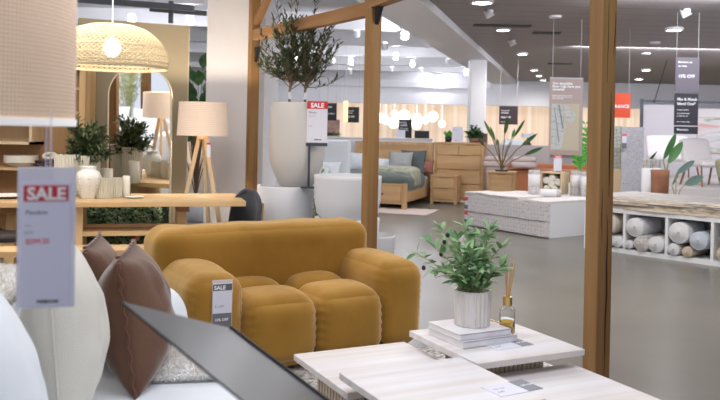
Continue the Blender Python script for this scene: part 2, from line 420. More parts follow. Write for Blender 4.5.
for px, py, L_, w_ in [(502, 25.2, 1.0, 'long dark slot air vent in the dark ceiling'), (546.5, 32.5, .5, 'short louvred air vent right of the long slot vent'), (560, 63.5, .62, 'small dark air vent farthest back, above the hanging rug banner')]:
    p = G(px, py, ZC)
    t = thing('ceiling_vent', w_, 'air vent', (p.x, p.y, ZC), rz=0)
    obj('frame', B().box(-L_/2, L_/2, -.11, .11, -.02, 0), mat('vent_grey', (.05, .045, .045), .6), t)
    n_ = int(L_/.08)
    b_ = B()
    for k in range(n_):
        x = -L_/2+.04+k*(L_-.08)/max(1, n_-1); b_.box(x-.012, x+.012, -.09, .09, -.03, -.02)
    obj('louvre', b_, black, t)
for px, py, w_ in [(555, 16, 'between two vents'), (655, 42, 'right of the timber post'), (646, 53, 'above the right hand downlights')]:
    p = G(px, py, ZC)
    tag(obj('ceiling_sensor', B().lathe([(.09, -.03), (.11, 0)], 20), white, loc=(p.x, p.y, ZC)), 'small flat white round ceiling fitting '+w_, 'sensor')

# track spotlights under the white ceiling
def track_head(px, py, label, power, s=1.0, big=False):
    p = G(px, py, 3.42)
    t = thing('track_spotlight', label, 'spotlight', (p.x, p.y, 3.52))
    t.scale = (s, s, s)
    obj('stem', B().cyl((0, 0, -.03), (0, 0, 0.0), .03, seg=10), white, t)
    obj('housing', B().lathe([(.06, 0), (.075, -.02), (.075, -.16), (.066, -.16), (.066, -.12)], 20, cap=False, M=T(rot=(R(28), 0, 0))), white, t)
    obj('lens', B().lathe([(.064, -.155), (.064, -.13)], 20, M=T(rot=(R(28), 0, 0))), lampw, t)
    if power:
        l = bpy.data.lights.new('track_glow', 'POINT'); l.energy = power*.55; l.color = COOL; l.shadow_soft_size = .06
        o = bpy.data.objects.new('track_glow', l); COL.objects.link(o); o.location = (0, -.1, -.22); o.parent = t
for px, py, pw, s, w_ in [(405, 35, 110, 1.1, 'nearest the bulkhead, right of the middle timber post'), (385, 47, 0, 1, 'close beside the middle timber post'),
                       (396, 57, 70, 1, 'below the two nearest ones right of the middle post'), (412.5, 64, 70, 1, 'midway between middle post and white pillar'),
                       (466, 72.5, 80, 1, 'touching the top of the white pillar'), (438, 78, 60, 1, 'low, left of the white pillar'),
                       (351, 62, 70, 1, 'upper one just left of the middle post'), (350, 72, 0, 1, 'lower one just left of the middle post'),
                       (296, 58, 60, 1, 'seen through the left olive tree'), (330, 77, 60, 1, 'low, right of the olive trees')]:
    track_head(px, py, 'white track spotlight with glowing lens, '+w_, pw, s)
for px, py, w_ in ((428, 46, 'under the bulkhead edge'), (421, 71, 'low, just left of the white pillar spotlight'), (392, 70, 'low, close to the middle timber post'), (357, 35, 'high, just left of the middle post'), (333, 62, 'beside the right olive tree crown'), (448, 62, 'under the bulkhead, left of the pillar')):
    track_head(px, py, 'small white track spotlight with lit lens, '+w_, 0, .85)
for px, py, w_ in [(101.5+30, 20, 'above the woven dome pendant')]:
    track_head(px, py, 'white track spotlight '+w_, 90, 1.0)
for px, py, pw, w_ in [(190, 20, 90, 'behind the dark steel frame')]:
    track_head(px, py, 'white track spotlight '+w_, pw, 1.0)

# ================================================================== TIMBER FRAME
LP = Vector((-1.375, 10.06, 0)); MP = Vector((0.107, 7.6, 0)); RP = Vector((1.375, 4.50, 0))
def post(p, ang, w_, h, label):
    t = thing('timber_post', label, 'post', p, rz=ang)
    b_ = B().box(-w_/2, w_/2, -w_/2, w_/2, 0, h)
    obj('shaft', b_, beam_z, t, bevel=.006)
    return t
pr = post(RP, R(26), .108, 3.27, 'tall rustic timber post with dark cracks, right of the white tables')
cr_ = B()
random.seed(3)
def crack(x, z0, z1, wd, seedn):
    pts = []; n_ = 14
    for k in range(n_+1):
        z = z0+(z1-z0)*k/n_; pts.append((x+.012*noise.noise(Vector((seedn, z*4, 0))), z))
    o = [(a-wd*math.sin(math.pi*max(.05, min(.95, i/n_)))*.5, z) for i, (a, z) in enumerate(pts)]+[(a+wd*math.sin(math.pi*max(.05, min(.95, i/n_)))*.5, z) for i, (a, z) in reversed(list(enumerate(pts)))]
    return o
cb = B()
for a in ((.012, .15, 1.05, .012, 3), (.02, 1.15, 1.75, .010, 9), (-.03, .9, 1.2, .005, 5), (.035, 1.95, 2.2, .006, 7), (-.01, 1.8, 2.3, .004, 8)):
    cb.prism(crack(*a), -.0555, -.0538)
obj('crack', cb, mat('crack_dark', (.05, .02, .008), .9), pr)
post(MP, R(33), .118, 2.68, 'timber post in the middle, behind the mustard sofa')
post(LP, R(30), .118, 3.6, 'timber post at left, standing against the white column')
# the sloping-looking tie beam runs level from the left post over the middle post towards the viewer
dirb = (MP-LP).normalized()
def beam(name, a, b_, wd, ht, label):
    a, b_ = Vector(a), Vector(b_); L_ = (b_-a).length; d = (b_-a).normalized()
    ang = math.atan2(d.y, d.x); tilt = -math.asin(d.z)
    o = obj(name, B().box(0, L_, -wd/2, wd/2, -ht/2, ht/2), beam_x, bevel=.006)
    o.location = a; o.rotation_euler = (0, tilt, ang)
    return tag(o, label, 'beam')
beam('timber_beam', LP+Vector((0, 0, 2.68))+dirb*.06, MP+Vector((0, 0, 2.68))-dirb*.055, .10, .135, 'level timber beam between the left and the middle post')
dir2 = (RP-MP).normalized()
beam('timber_beam', MP+Vector((0, 0, 2.75))-dir2*.10, MP+Vector((0, 0, 2.75))+dir2*3.2, .11, .14, 'timber beam running forward over the middle post, towards the right post')
beam('timber_brace', LP+Vector((0, 0, 2.83))+dirb*.07, LP+Vector((0, 0, 3.58))+dirb*.95, .07, .085, 'short diagonal timber brace rising from the left post')
for P_, zz, s_, w_ in ((MP, 2.68, .13, 'under the beam at the middle post'), (LP, 2.6, .15, 'under the beam at the left post')):
    t = obj('steel_bracket', B().prism([(0, 0), (s_*.9, 0), (0, -s_*1.25)], -.02, .02), black)
    q = P_+Vector((0, 0, zz))+dirb*(.066 if P_ is LP else .06)+Vector((0, 0, -.07 if P_ is LP else 0))
    t.location = q; t.rotation_euler = (0, 0, math.atan2(dirb.y, dirb.x) if P_ is LP else math.atan2(dir2.y, dir2.x))
    tag(t, 'black triangular steel bracket '+w_, 'bracket')

# ================================================================== MUSTARD SOFA
velvet = mat('mustard_velvet', (0.30, 0.150, 0.022), 0.75, spec=0.12, sheen=0.75, var=(2.2, (0.39, 0.205, 0.038)), bump=(11, 0.35, (1, 1, 0.25)))
velvet.node_tree.nodes['Principled BSDF'].inputs['Sheen Tint'].default_value = (1.0, 0.80, 0.48, 1)
velvet.node_tree.nodes['Principled BSDF'].inputs['Sheen Roughness'].default_value = 0.45
c0 = G(290, 372); a_ = R(30)
wv_ = Vector((math.cos(a_), math.sin(a_), 0)); dv_ = Vector((-math.sin(a_), math.cos(a_), 0))
FL = c0 - wv_*.64
def _g(x, c, w_): return math.exp(-((x-c)/w_)**2)
def pl_back(p, u):     # upright gathers across the middle of the back
    return .0045*math.sin(p.x*95+2*math.sin(p.x*13))*_g(u.z, .05, .42)*max(0, -u.y)*(.5+.5*math.sin(p.x*7+1)) if u.y < 0 else 0
def pl_side(p, u):     # short gathers along the upright front seams
    return .0050*math.sin(p.z*120+3*math.sin(p.x*9))*_g(abs(u.x), .97, .20)*_g(u.y, -.85, .45)*_g(u.z, .1, .7)
t = thing('sofa', 'plump mustard yellow velvet two-seat sofa with rounded arms', 'sofa', FL, rz=a_)
SW = 1.64
obj('backrest', B().soft(-.035, SW-.07, .60, .98, .07, .83, .115, (.01, .03, .008), wr=.010, seed=2, n=60, wf=6, pleat=pl_back), velvet, t, smooth=True)
obj('arm', B().soft(-.005, .35, .0, .80, .05, .62, .115, (.012, .025, .03), wr=.008, seed=5, n=38, pleat=pl_side), velvet, t, smooth=True)
obj('arm', B().soft(SW-.34, SW+.015, .0, .80, .05, .615, .115, (.012, .025, .03), wr=.008, seed=8, n=38, pleat=pl_side), velvet, t, smooth=True)
for k in range(2):
    x0 = .335+k*.485
    obj('seat_cushion', B().soft(x0, x0+.49, -.06, .42, .04, .465, .115, (.004, .035, .03), wr=.008, seed=11+k, n=38, pleat=pl_side), velvet, t, smooth=True)
    obj('seat_cushion', B().soft(x0, x0+.49, .38, .72, .15, .465, .12, (.0, .01, .04), wr=.006, seed=21+k, n=14), velvet, t, smooth=True)
obj('base', B().box(.10, SW-.10, .06, .90, .03, .14), black, t)
for x, y in ((.14, .10), (SW-.14, .10), (.14, .86), (SW-.14, .86)):
    obj('foot', B().lathe([(.025, 0), (.03, .035)], 12, loc=(x, y, 0)), black, t)
# the swing tag over the sofa's left arm
bw = .112
t = thing('price_tag', 'white and grey sale tag in a clear sleeve on the mustard sofa arm', 'price tag', (0, 0, 0))
tp = FL + wv_*.175 + dv_*(-.042)
t.location = (tp.x, tp.y, .318); t.rotation_euler = (0, 0, a_-R(6))
obj('sleeve', B().box(-bw/2-.004, bw/2+.004, 0, .003, 0.0, .295), clearp, t)
obj('card', B().box(-bw/2, bw/2, -.0015, -.0003, .10, .275), paper, t)
obj('header', B().box(-bw/2, bw/2, -.003, -.0017, .232, .27), mat('header_grey', (.13, .13, .15), .5), t)
obj('footer', B().box(-bw/2, bw/2, -.003, -.0005, .0, .098), mat('footer_grey', (.17, .17, .19), .5), t)
text('SALE', .032, -bw/2+.006, -.004, .239, wtxt, t, bold=.03)
text('$ 1,699', .018, -bw/2+.012, -.004, .135, inkg, t)
text('10% OFF', .022, -bw/2+.012, -.004, .055, wtxt, t, bold=.02)

# ================================================================== WHITE TABLE NEST ON A RUG
def washed_oak():
    return mat('white_washed_oak', (0.78, 0.77, 0.80), 0.42, var=(5, (0.68, 0.62, 0.58), (0.12, 2.2, 1)), bump=(30, .05, (.1, 2, 1)))
wo = washed_oak(); woz = mat('washed_slat', (0.66, 0.56, 0.44), 0.6, var=(10, (0.56, 0.46, 0.35), (1, 1, .1)))
TA = R(26.0)
def nest_table(corner, h, size, label, base=0.40, th=.032):
    """corner = left corner of the square top"""
    c = corner + Vector((math.cos(TA), math.sin(TA), 0))*size/2 + Vector((math.sin(TA), -math.cos(TA), 0))*size/2
    t = thing('coffee_table', label, 'coffee table', (c.x, c.y, 0), rz=TA, group=None)
    obj('table_top', B().box(-size/2, size/2, -size/2, size/2, h-th, h), wo, t, bevel=.004)
    s = base/2
    obj('base', B().box(-s+.01, s-.01, -s+.01, s-.01, .0, h-th), mat('slat_gap', (.30, .21, .13), .8), t)
    b_ = B(); n_ = 13
    for k in range(n_):
        o_ = -s+ (k+.5)*2*s/n_
        for sg in (-1, 1):
            b_.box(o_-.010, o_+.010, sg*(s+.004)-.008, sg*(s+.004)+.008, 0.0, h-th)
            b_.box(sg*(s+.004)-.008, sg*(s+.004)+.008, o_-.010, o_+.010, 0.0, h-th)
    obj('slat', b_, woz, t)
    return t
tD = nest_table(G(339, 372, .455), .455, .62, 'nearest raised white washed coffee table with a grey price card on its corner', .38)
tA = nest_table(G(409, 330.5, .455), .455, .63, 'raised square white coffee table that carries the potted olive plant', .34)
tB = nest_table(G(293.5, 354, .365), .365, .64, 'low white coffee table at left, partly under the nearest raised top', .44)
tC = nest_table(G(571, 363, .365)-Vector((math.cos(TA), math.sin(TA), 0))*.65, .365, .65, 'low empty white coffee table at right, in front of the timber post', .30)

def shag(name, col, col2): return mat(name, col, .95, sheen=.3, var=(35, col2), bump=(55, 1.0))
rugm = mat('knotted_rug', (0.78, 0.76, 0.74), .95, var=(42, (0.26, 0.25, 0.24)), bump=(60, 1.0))
def rug(name, cx, cy, w_, d_, rz, m, label, th=.015, group=None):
    b_ = B(); random.seed(int(cx*100))
    n_ = 40
    g = [[b_.bm.verts.new((-w_/2+w_*i/n_, -d_/2+d_*j/n_, th*(0.8+.25*random.random()))) for j in range(n_+1)] for i in range(n_+1)]
    for i in range(n_):
        for j in range(n_): b_.bm.faces.new((g[i][j], g[i+1][j], g[i+1][j+1], g[i][j+1]))
    b_.box(-w_/2, w_/2, -d_/2, d_/2, 0.0005, th*.75)
    o = obj(name, b_, m, loc=(cx, cy, 0), rot=(0, 0, rz), smooth=True)
    return tag(o, label, 'rug')
rc = FL + wv_*.75 - dv_*.72
rug('woven_rug', rc.x+.22, rc.y+.17, 2.35, 1.55, a_-R(2), rugm, 'chunky grey and white woven rug under the white coffee tables', .012)

def price_card(p, rz, label, w_=.20, d_=.10, z=.455):
    t = thing('price_card', label, 'price card', (p.x, p.y, z), rz=rz)
    obj('card', B().box(-w_/2, w_/2, -d_/2, d_/2, 0, .0025), paper, t)
    obj('grey_end', B().box(w_/2-.075, w_/2, -d_/2, d_/2, .0026, .0034), mat('card_grey', (.22, .23, .27), .5), t)
    text('10% OFF', .018, w_/2-.066, -.006, .0036, wtxt, t, rot=(0, 0, 0), bold=.02)
    text('Coffee Table', .012, -w_/2+.02, .01, .0028, inkg, t, rot=(0, 0, 0))
    text('$ 499', .014, -w_/2+.02, -.025, .0028, ink, t, rot=(0, 0, 0))
    return t
price_card(G(512, 388, .456), TA+R(4), 'white and grey price card on the nearest white table corner', .22, .13)
price_card(G(508, 344.5, .456), TA+R(4), 'white and grey price card beside the books and diffuser', .23, .12)

# books, pot, plant, diffuser on the raised table
b0 = G(474, 338, .456)
book_cover = mat('book_cover', (0.80, 0.79, 0.83), .45, var=(7, (.70, .67, .70)))
def book(z, w_, d_, h, rz, off, label):
    t = thing('book', label, 'book', (b0.x+off[0], b0.y+off[1], z), rz=rz)
    obj('cover', B().box(-w_/2, w_/2, -d_/2, d_/2, 0, .004).box(-w_/2, w_/2, -d_/2, d_/2, h-.004, h).box(-w_/2, w_/2, -d_/2, -d_/2+.004, 0, h), book_cover, t)
    obj('pages', B().box(-w_/2+.004, w_/2-.005, -d_/2+.004, d_/2-.004, .004, h-.004), mat('pages', (.86, .84, .82), .7), t)
    return t
BA = TA+R(3)
bc = G(470, 333, .48)
b0 = Vector((bc.x, bc.y, 0))
book(.456, .33, .31, .032, BA, (0.01, 0), 'thick pale coffee-table book at the bottom of the stack of two')
book(.4885, .31, .29, .030, BA-R(1), (-.005, .005), 'pale marbled coffee-table book on top of the stack under the ribbed pot')
t = thing('bookmark_ruler', 'thin gold metal bracket lying over the book edge', 'ornament', (0, 0, 0), rz=BA)
q = b0+Vector((math.cos(BA), math.sin(BA), 0))*.166+Vector((0, 0, 0))
t.location = (q.x, q.y, .457)
obj('rail', B().box(-.004, .004, -.135, .135, .062, .067), gold, t)
obj('upright', B().box(-.003, .003, -.139, -.133, 0, .067), gold, t)
pp = G(472, 324, .52); pp = Vector((pp.x, pp.y, .5187))
t = thing('plant_pot', 'white ribbed concrete pot standing on two pale books', 'plant pot', pp)
obj('pot', B().lathe([(.088, 0), (.092, .004), (.096, .17), (.094, .178), (.084, .178), (.082, .15)], 144, flute=24, depth=.07),
    mat('pot_concrete', (0.76, 0.73, 0.70), .75, var=(6, (.66, .61, .56), (2, 2, .4)), bump=(60, .1)), t, smooth=False)
obj('soil', B().lathe([(.08, .14), (.08, .155)], 24), soil, t)
t = thing('olive_plant', 'leafy green faux olive plant with dark olives in the ribbed pot', 'plant', (pp.x, pp.y, pp.z+.1555))
st = B(); lf = B(); ol = B(); random.seed(21)
S_ = pp.y/F
# stems: end (dx px, dz px), depth offset
stems = [(-56, 38, .05), (-46, 52, -.05), (-30, 62, .04), (-18, 56, -.08), (-8, 66, .02), (4, 54, .08), (14, 66, -.05), (20, 60, .05), (26, 46, 0), (-38, 26, -.06), (24, 30, -.08), (-6, 44, -.1), (10, 40, .1), (-24, 44, .1), (-14, 34, -.1), (16, 22, -.06), (-22, 24, -.1), (2, 30, -.12)]
for i, (dx, dz, dy) in enumerate(stems):
    x0 = random.uniform(-.03, .03); y0 = random.uniform(-.03, .03)
    ex, ez = dx*S_, dz*S_
    pts = [Vector((x0+(ex-x0)*(t_**1.3), y0+(dy-y0)*t_, -.02+(ez+.02)*(t_**.85))) for t_ in [k/8 for k in range(9)]]
    st.tube(pts, .0035, 6, .0015)
    for k in range(2, 9):
        for rep in range(4):
            p_ = pts[k]; d_ = (pts[k]-pts[k-1]).normalized()
            rnd = Vector((random.uniform(-1, 1), random.uniform(-1, 1), random.uniform(-.5, .7)))
            dd = (d_*.5+rnd).normalized()
            lf.leaf(p_, dd, (random.uniform(-.4, .4), random.uniform(-.6, .2), 1), random.uniform(.05, .09), random.uniform(.018, .034), random.uniform(-.1, .35))
    lf.leaf(pts[-1], pts[-1]-pts[-2], (0, 0, 1), .06, .02)
for dx, dz in ((-50, 30), (-30, 56), (-27, 63), (-33, 44), (1, 50)):
    ol.ball((dx*S_, -.03, dz*S_-.02), .011, 10, (1, 1, 1.2))
obj('foliage', lf, leafg, t); obj('stem', st, barkl, t)
obj('olive', ol, mat('olive_black', (.03, .015, .02), .3), t, smooth=True)

dp = G(507, 332.5, .456)
t = thing('reed_diffuser', 'glass reed diffuser with gold collar and yellow oil', 'diffuser', (dp.x, dp.y, .456)); t.scale = (1.12, 1.12, 1.22)
h_ = .115
obj('bottle', B().lathe([(.033, 0), (.036, .004), (.036, .10), (.028, .112), (.014, .116), (.012, .120), (.010, .120), (.012, .112), (.026, .107), (.033, .098), (.033, .007), (.0, .007)], 28), glass, t, smooth=True)
obj('oil', B().lathe([(.031, .008), (.031, .048)], 24), mat('oil', (0.95, .66, .12), .1, trans=.35, ior=1.2), t)
obj('collar', B().lathe([(.020, .118), (.021, .119), (.021, .155), (.019, .156), (.010, .156)], 24), gold, t, smooth=False)
rb = B(); random.seed(5)
for k in range(9):
    a1 = random.uniform(0, 6.28); r1 = .008; 
    rb.tube([(r1*math.cos(a1), r1*math.sin(a1), .156), (.01+.022*math.cos(a1), .022*math.sin(a1), .295+random.uniform(-.01, .01))], .0026, 6)
obj('reed', rb, mat('reed', (.62, .38, .17), .7), t)

# ================================================================== WHITE SOFA WITH CUSHIONS (left foreground)
SA = R(12)
t = thing('sofa', 'white linen sofa in the left foreground, piled with cushions', 'sofa', (-.20, 2.20, 0), rz=SA)
obj('seat', B().soft(-1.1, 0, -.6, 1.86, .14, .452, .09, (0, 0, .012), n=12), linen, t, smooth=True)
obj('backrest', B().soft(-1.30, -.98, -.6, 1.86, .12, .80, .12, (.01, .01, .02), n=12, wr=.006), linen, t, smooth=True)
obj('arm', B().soft(-1.18, -.26, 1.46, 1.86, .14, .755, .19, (.0, .01, .02), n=16, wr=.004), linen, t, smooth=True)
obj('base', B().box(-1.22, -.05, -.55, 1.80, .05, .16), linen, t)
for x, y in ((-1.15, -.5), (-.1, -.5), (-1.15, 1.75), (-.1, 1.75)):
    obj('leg', B().lathe([(.02, 0), (.025, .06)], 10, loc=(x, y, 0)), black, t)
def cushion(name, near_px, near_py, Y, dirang, lean, wd, ht, th, m, label, seam=None, seed=0, zb=.455, roll=0, wr=.008, ridge=False):
    """stands on edge; near_px.. is the image place of its near top corner"""
    p = D(near_px, near_py, Y)
    t = thing(name, label, 'cushion', (p.x, p.y, zb))
    # local: x = away, z = up, y = thickness (left positive)
    M = T(rot=(0, 0, dirang)) @ T(rot=(lean, 0, 0)) @ T(rot=(0, roll, 0)) @ T(loc=(wd/2, 0, 0))
    # shift so that near top corner sits over the origin
    topc = M @ Vector((-wd/2, 0, ht))
    M2 = Matrix.Translation((-topc.x, -topc.y, 0)) @ M
    obj('cover', B().pillow(wd, ht, th, M2, n=26, seed=seed, wr=wr, pinch=.045), m, t, smooth=True)
    if seam:
        b_ = B(); pts = []
        n = 26
        for side in (((-1, v) for v in [-.96+1.92*k/24 for k in range(25)]), ((u, 1) for u in [-.96+1.92*k/24 for k in range(25)])):
            pts = []
            for u, v in side:
                x = u*wd/2*(1-.045*(1-v*v)); z = v*ht/2*(1-.045*(1-u*u))+ht/2
                wob = .006*math.sin((u+v)*24) if ridge else 0
                if abs(u) == 1: x += (-.010 if ridge else -.002)
                else: z += (.010 if ridge else .002)
                pts.append(M2 @ Vector((x, wob, z)))
            b_.tube(pts, .006 if ridge else .0035, 8)
        obj('seam', b_, seam, t, smooth=True)
    return t
brown1 = mat('brown_velvet', (0.145, 0.076, 0.050), .85, spec=.2, sheen=.5, bump=(60, .15), var=(3, (.185, .10, .064)))
brownr = mat('brown_trim', (0.14, 0.06, 0.036), .85, sheen=.5)
cushion('brown_cushion', 85, 246, 3.32, R(101), R(-6), .50, .52, .27, brown1, 'brown velvet cushion farther back, its corner peaking behind the other brown one', brownr, 4, ridge=True)
cushion('brown_cushion', 118, 257, 2.98, R(99), R(-8), .50, .54, .30, brown1, 'brown velvet cushion with a ruffled seam, nearest the grey panel tip', brownr, 7, ridge=True)
cushion('cream_cushion', 47, 264, 2.52, R(104), R(-5), .54, .62, .27, creamf, 'cream linen cushion behind the hanging price tag', creamf, 2)
cushion('white_cushion', -62, 292, 1.9, R(108), R(-16), .55, .62, .27, linen, 'large white cushion cut by the lower left corner', None, 9, wr=.004)
# sheepskins
def fur(name, b_, m, label, cat='throw', n=14000, L_=.016, seed=1):
    """tufted pelt: a draped base and many small tufts"""
    o = obj(name, b_, m, smooth=True)
    me = o.data; random.seed(seed)
    bm = bmesh.new(); bm.from_mesh(me)
    fs = [f for f in bm.faces]; areas = [f.calc_area() for f in fs]
    picks = random.choices(fs, areas, k=n)
    add = []
    for f in picks:
        vs = [v.co for v in f.verts]; u = random.random(); v = random.random()
        p = vs[0].lerp(vs[1], u).lerp(vs[-1].lerp(vs[-2], u), v)
        d = (f.normal+Vector((random.uniform(-.8, .8), random.uniform(-.8, .8), random.uniform(-.8, .5)))).normalized()
        s = d.cross(Vector((random.random(), random.random(), random.random()))).normalized()*L_*.16
        add.append((p-s, p+s, p+d*L_*random.uniform(.6, 1.1)))
    for a, b2, c in add: bm.faces.new([bm.verts.new(a), bm.verts.new(b2), bm.verts.new(c)])
    bm.to_mesh(me); bm.free()
    return tag(o, label, cat)
furm = mat('sheepskin', (0.84, 0.81, 0.76), .95, sheen=.5, var=(18, (.90, .89, .87)))
def SL(x, y, z=0):   # white sofa local -> world
    return Vector((-.20+x*math.cos(SA)-y*math.sin(SA), 2.20+x*math.sin(SA)+y*math.cos(SA), z))
b_ = B(); q = SL(-.30, 1.26)
b_.soft(-.20, .24, -.17, .16, 0, .05, .035, (0.02, .02, .02), n=10, wr=.02, seed=3, wf=7)
o = fur('sheepskin_throw', b_, furm, 'curly white sheepskin lying on the white sofa seat by its far arm', seed=2); o.location = (q.x, q.y, .462); o.rotation_euler = (0, 0, SA)
b_ = B(); q = SL(-1.12, .95)
b_.soft(-.20, .22, -.38, .40, -.02, .07, .045, (0.02, .02, .02), n=10, wr=.02, seed=8, wf=7)
o = fur('fleece_throw', b_, furm, 'cream fleece throw over the white sofa back at the left edge', seed=4); o.location = (q.x, q.y, .845); o.rotation_euler = (0, R(0), SA)

# ================================================================== FOREGROUND: dark sloping panel, drum lamp shade, hanging tag
t = thing('display_panel', 'out-of-focus glossy dark grey sloping display panel with a black edge', 'display panel', (0, 0, 0))
A_ = D(121, 301, 1.45); Bp = D(230, 328, 1.76)
ab = (Bp-A_); wd = ab.length; ex = ab.normalized()
Dd = D(243, 400, 1.28)-A_; 
ey = (Dd-ex*Dd.dot(ex)).normalized(); ez = ex.cross(ey); 
if ez.z < 0: ez = -ez
Mx = Matrix((( ex.x, ey.x, ez.x, A_.x), (ex.y, ey.y, ez.y, A_.y), (ex.z, ey.z, ez.z, A_.z), (0, 0, 0, 1)))
LN = Dd.length*1.55
glossd = mat('glossy_dark', (0.045, 0.048, 0.052), .30, spec=.45)
bm = bmesh.new(); pl = B()
def warp(b_, M): 
    for v in b_.bm.verts: v.co = M @ v.co
    return b_
base = D(265, 560, 1.25); base.z = 0
t.location = base
inv = Matrix.Translation(-base)
obj('panel', warp(B().box(0, wd, 0, LN, -.004, 0), inv @ Mx), glossd, t)
obj('black_edge', warp(B().box(wd-.001, wd+.007, -.002, LN+.002, -.022, .005), inv @ Mx), black, t, bevel=.002)
ctr = inv @ Mx @ Vector((wd*.5, LN*.8, -.012))
obj('stand', B().cyl((ctr.x, ctr.y, .02), ctr, .02), black, t)
obj('foot', B().lathe([(.16, 0), (.16, .015), (.03, .02)], 32, loc=(ctr.x, ctr.y, 0)), black, t)

def shade_mat(name, c1, c2, sc_, e, thr=(.06, .16)):
    """open-weave cloth: two crossed thread patterns"""
    m = bpy.data.materials.new(name); m.use_nodes = True
    nt = m.node_tree; N = nt.nodes; L = nt.links; b = N['Principled BSDF']
    tc = N.new('ShaderNodeTexCoord'); sp = N.new('ShaderNodeSeparateXYZ'); L.new(tc.outputs['Object'], sp.inputs[0])
    at = N.new('ShaderNodeMath'); at.operation = 'ARCTAN2'; L.new(sp.outputs['Y'], at.inputs[0]); L.new(sp.outputs['X'], at.inputs[1])
    def thread(src, f):
        mu = N.new('ShaderNodeMath'); mu.operation = 'MULTIPLY'; mu.inputs[1].default_value = f; L.new(src, mu.inputs[0])
        si = N.new('ShaderNodeMath'); si.operation = 'SINE'; L.new(mu.outputs[0], si.inputs[0]); return si
    s1 = thread(at.outputs[0], sc_[0]); s2 = thread(sp.outputs['Z'], sc_[1])
    mxm = N.new('ShaderNodeMath'); mxm.operation = 'MAXIMUM'; L.new(s1.outputs[0], mxm.inputs[0]); L.new(s2.outputs[0], mxm.inputs[1])
    nz_ = N.new('ShaderNodeTexNoise'); nz_.inputs['Scale'].default_value = 14; L.new(tc.outputs['Object'], nz_.inputs['Vector'])
    ad = N.new('ShaderNodeMath'); ad.operation = 'MULTIPLY_ADD'; L.new(nz_.outputs['Fac'], ad.inputs[0]); ad.inputs[1].default_value = 1.0; L.new(mxm.outputs[0], ad.inputs[2])
    r = N.new('ShaderNodeValToRGB'); r.color_ramp.elements[0].position = .45; r.color_ramp.elements[1].position = 1.35 if False else 1.0
    r.color_ramp.elements[0].color = (*c1, 1); r.color_ramp.elements[1].color = (*c2, 1)
    L.new(ad.outputs[0], r.inputs[0]); L.new(r.outputs[0], b.inputs['Base Color']); b.inputs['Roughness'].default_value = .9
    L.new(r.outputs[0], b.inputs['Emission Color']); b.inputs['Emission Strength'].default_value = e
    return m
sm = shade_mat('big_shade_weave', (0.86, 0.70, 0.56), (0.62, 0.44, 0.31), (225, 760), .36)
sc0 = D(75, 122, 1.62); rS = .30
t = thing('pendant_lamp', 'large woven drum lampshade hanging in the upper left foreground', 'pendant lamp', (sc0.x-rS-.018, 1.62, 1.498))
obj('lamp_shade', B().lathe([(rS*.985, 0), (rS, .004), (rS*.99, .62), (rS*.975, .62), (rS*.985, .01)], 96, cap=False), sm, t, smooth=True)
obj('rim', B().lathe([(rS+.002, -.002), (rS+.003, .012), (rS-.008, .012), (rS-.008, -.002)], 96, cap=False), mat('shade_rim', (.9, .9, .92), .6, emit=(1, .97, .98), estr=.35), t)
obj('diffuser', B().lathe([(rS-.012, .004), (rS-.012, .012)], 64), mat('shade_diffuser', (.9, .9, .9), .5, emit=(1, .97, .95), estr=.7), t)
obj('cord', B().cyl((0, 0, .6), (0, 0, 3.4-1.515), .004), black, t)
obj('spider', B().cyl((-rS, 0, .60), (rS, 0, .60), .004).cyl((0, -rS, .60), (0, rS, .60), .004), darkm, t)
# acrylic tag
def px_w(n, Y): return n*Y/F
YT = 1.55
tc_ = D(45.3, 308, YT)
t = thing('price_tag', 'large blurred red and white sale tag hanging below the woven lampshade', 'price tag', tc_)
t.rotation_euler = (0, R(1.2-1.6), R(14))
w_, h_ = px_w(53, YT)/2, px_w(141, YT)
obj('sleeve', B().box(-w_-.002, w_+.002, 0, .003, 0, h_), mat('sleeve_plastic', (0.80, 0.80, 0.92), .2, alpha=.72), t, bevel=.001)
obj('card', B().box(-w_+.006, w_-.007, -.0016, -.0004, .004, h_-.030), mat('tag_card', (.74, .74, .90), .6), t)
obj('header', B().box(-w_+.010, w_-.012, -.0030, -.0018, h_-.067, h_-.036), red, t)
text('SALE', .034, 0, -.0034, h_-.0635, wtxt, t, align='CENTER', bold=.035)
text('Pendant', .0125, -w_+.014, -.002, h_-.093, ink, t)
text('Was', .007, -w_+.012, -.002, h_-.117, inkg, t); text('$399', .008, -w_+.012, -.002, h_-.131, inkg, t)
text('$299.25', .0137, -w_+.014, -.002, h_-.150, redt, t, bold=.02)
text('FREEDOM', .009, .004, -.002, .010, ink, t, align='CENTER', bold=.04)
obj('strap', B().box(-.004, -.001, .0, .001, h_, 1.525-tc_.z).box(.004, .008, .0, .001, h_, 1.525-tc_.z), clearp, t)

# ================================================================== DINING CORNER (left)
# shelving unit
UX0, UX1, UY = -4.75, D(84.5, 130, 9.1).x, 9.1
t = thing('shelf_unit', 'tall oak shelving unit with brown back at the left edge', 'shelf', ((UX0+UX1)/2, UY, 0))
hw = (UX1-UX0)/2
obj('back_panel', B().box(-hw, hw, .36, .38, 0, 2.25), brown_board, t)
obj('side_panel', B().box(-hw, -hw+.06, 0, .36, 0, 2.25), oak_z, t); obj('side_panel', B().box(hw-.07, hw, 0, .36, 0, 2.25), oak_z, t)
for z in (.06, .52, .955, 2.21): obj('shelf', B().box(-hw+.06, hw-.07, 0, .36, z, z+.035), oak_x, t)
obj('shelf', B().box(hw-.15, hw-.07, 0.02, .36, 1.62, 1.65), oak_x, t); obj('shelf', B().box(hw-.15, hw-.07, 0.02, .36, 1.90, 1.93), oak_x, t)
obj('niche_box', B().box(-hw+.06, -hw+.06+.90, 0.0, .36, 1.255, 1.29).box(-hw+.06, -hw+.06+.90, 0, .36, 1.48, 1.51).box(-hw+.93, -hw+.96, 0, .36, 1.255, 1.51).box(-hw+.06, -hw+.93, .34, .36, 1.29, 1.48), pale_z, t)
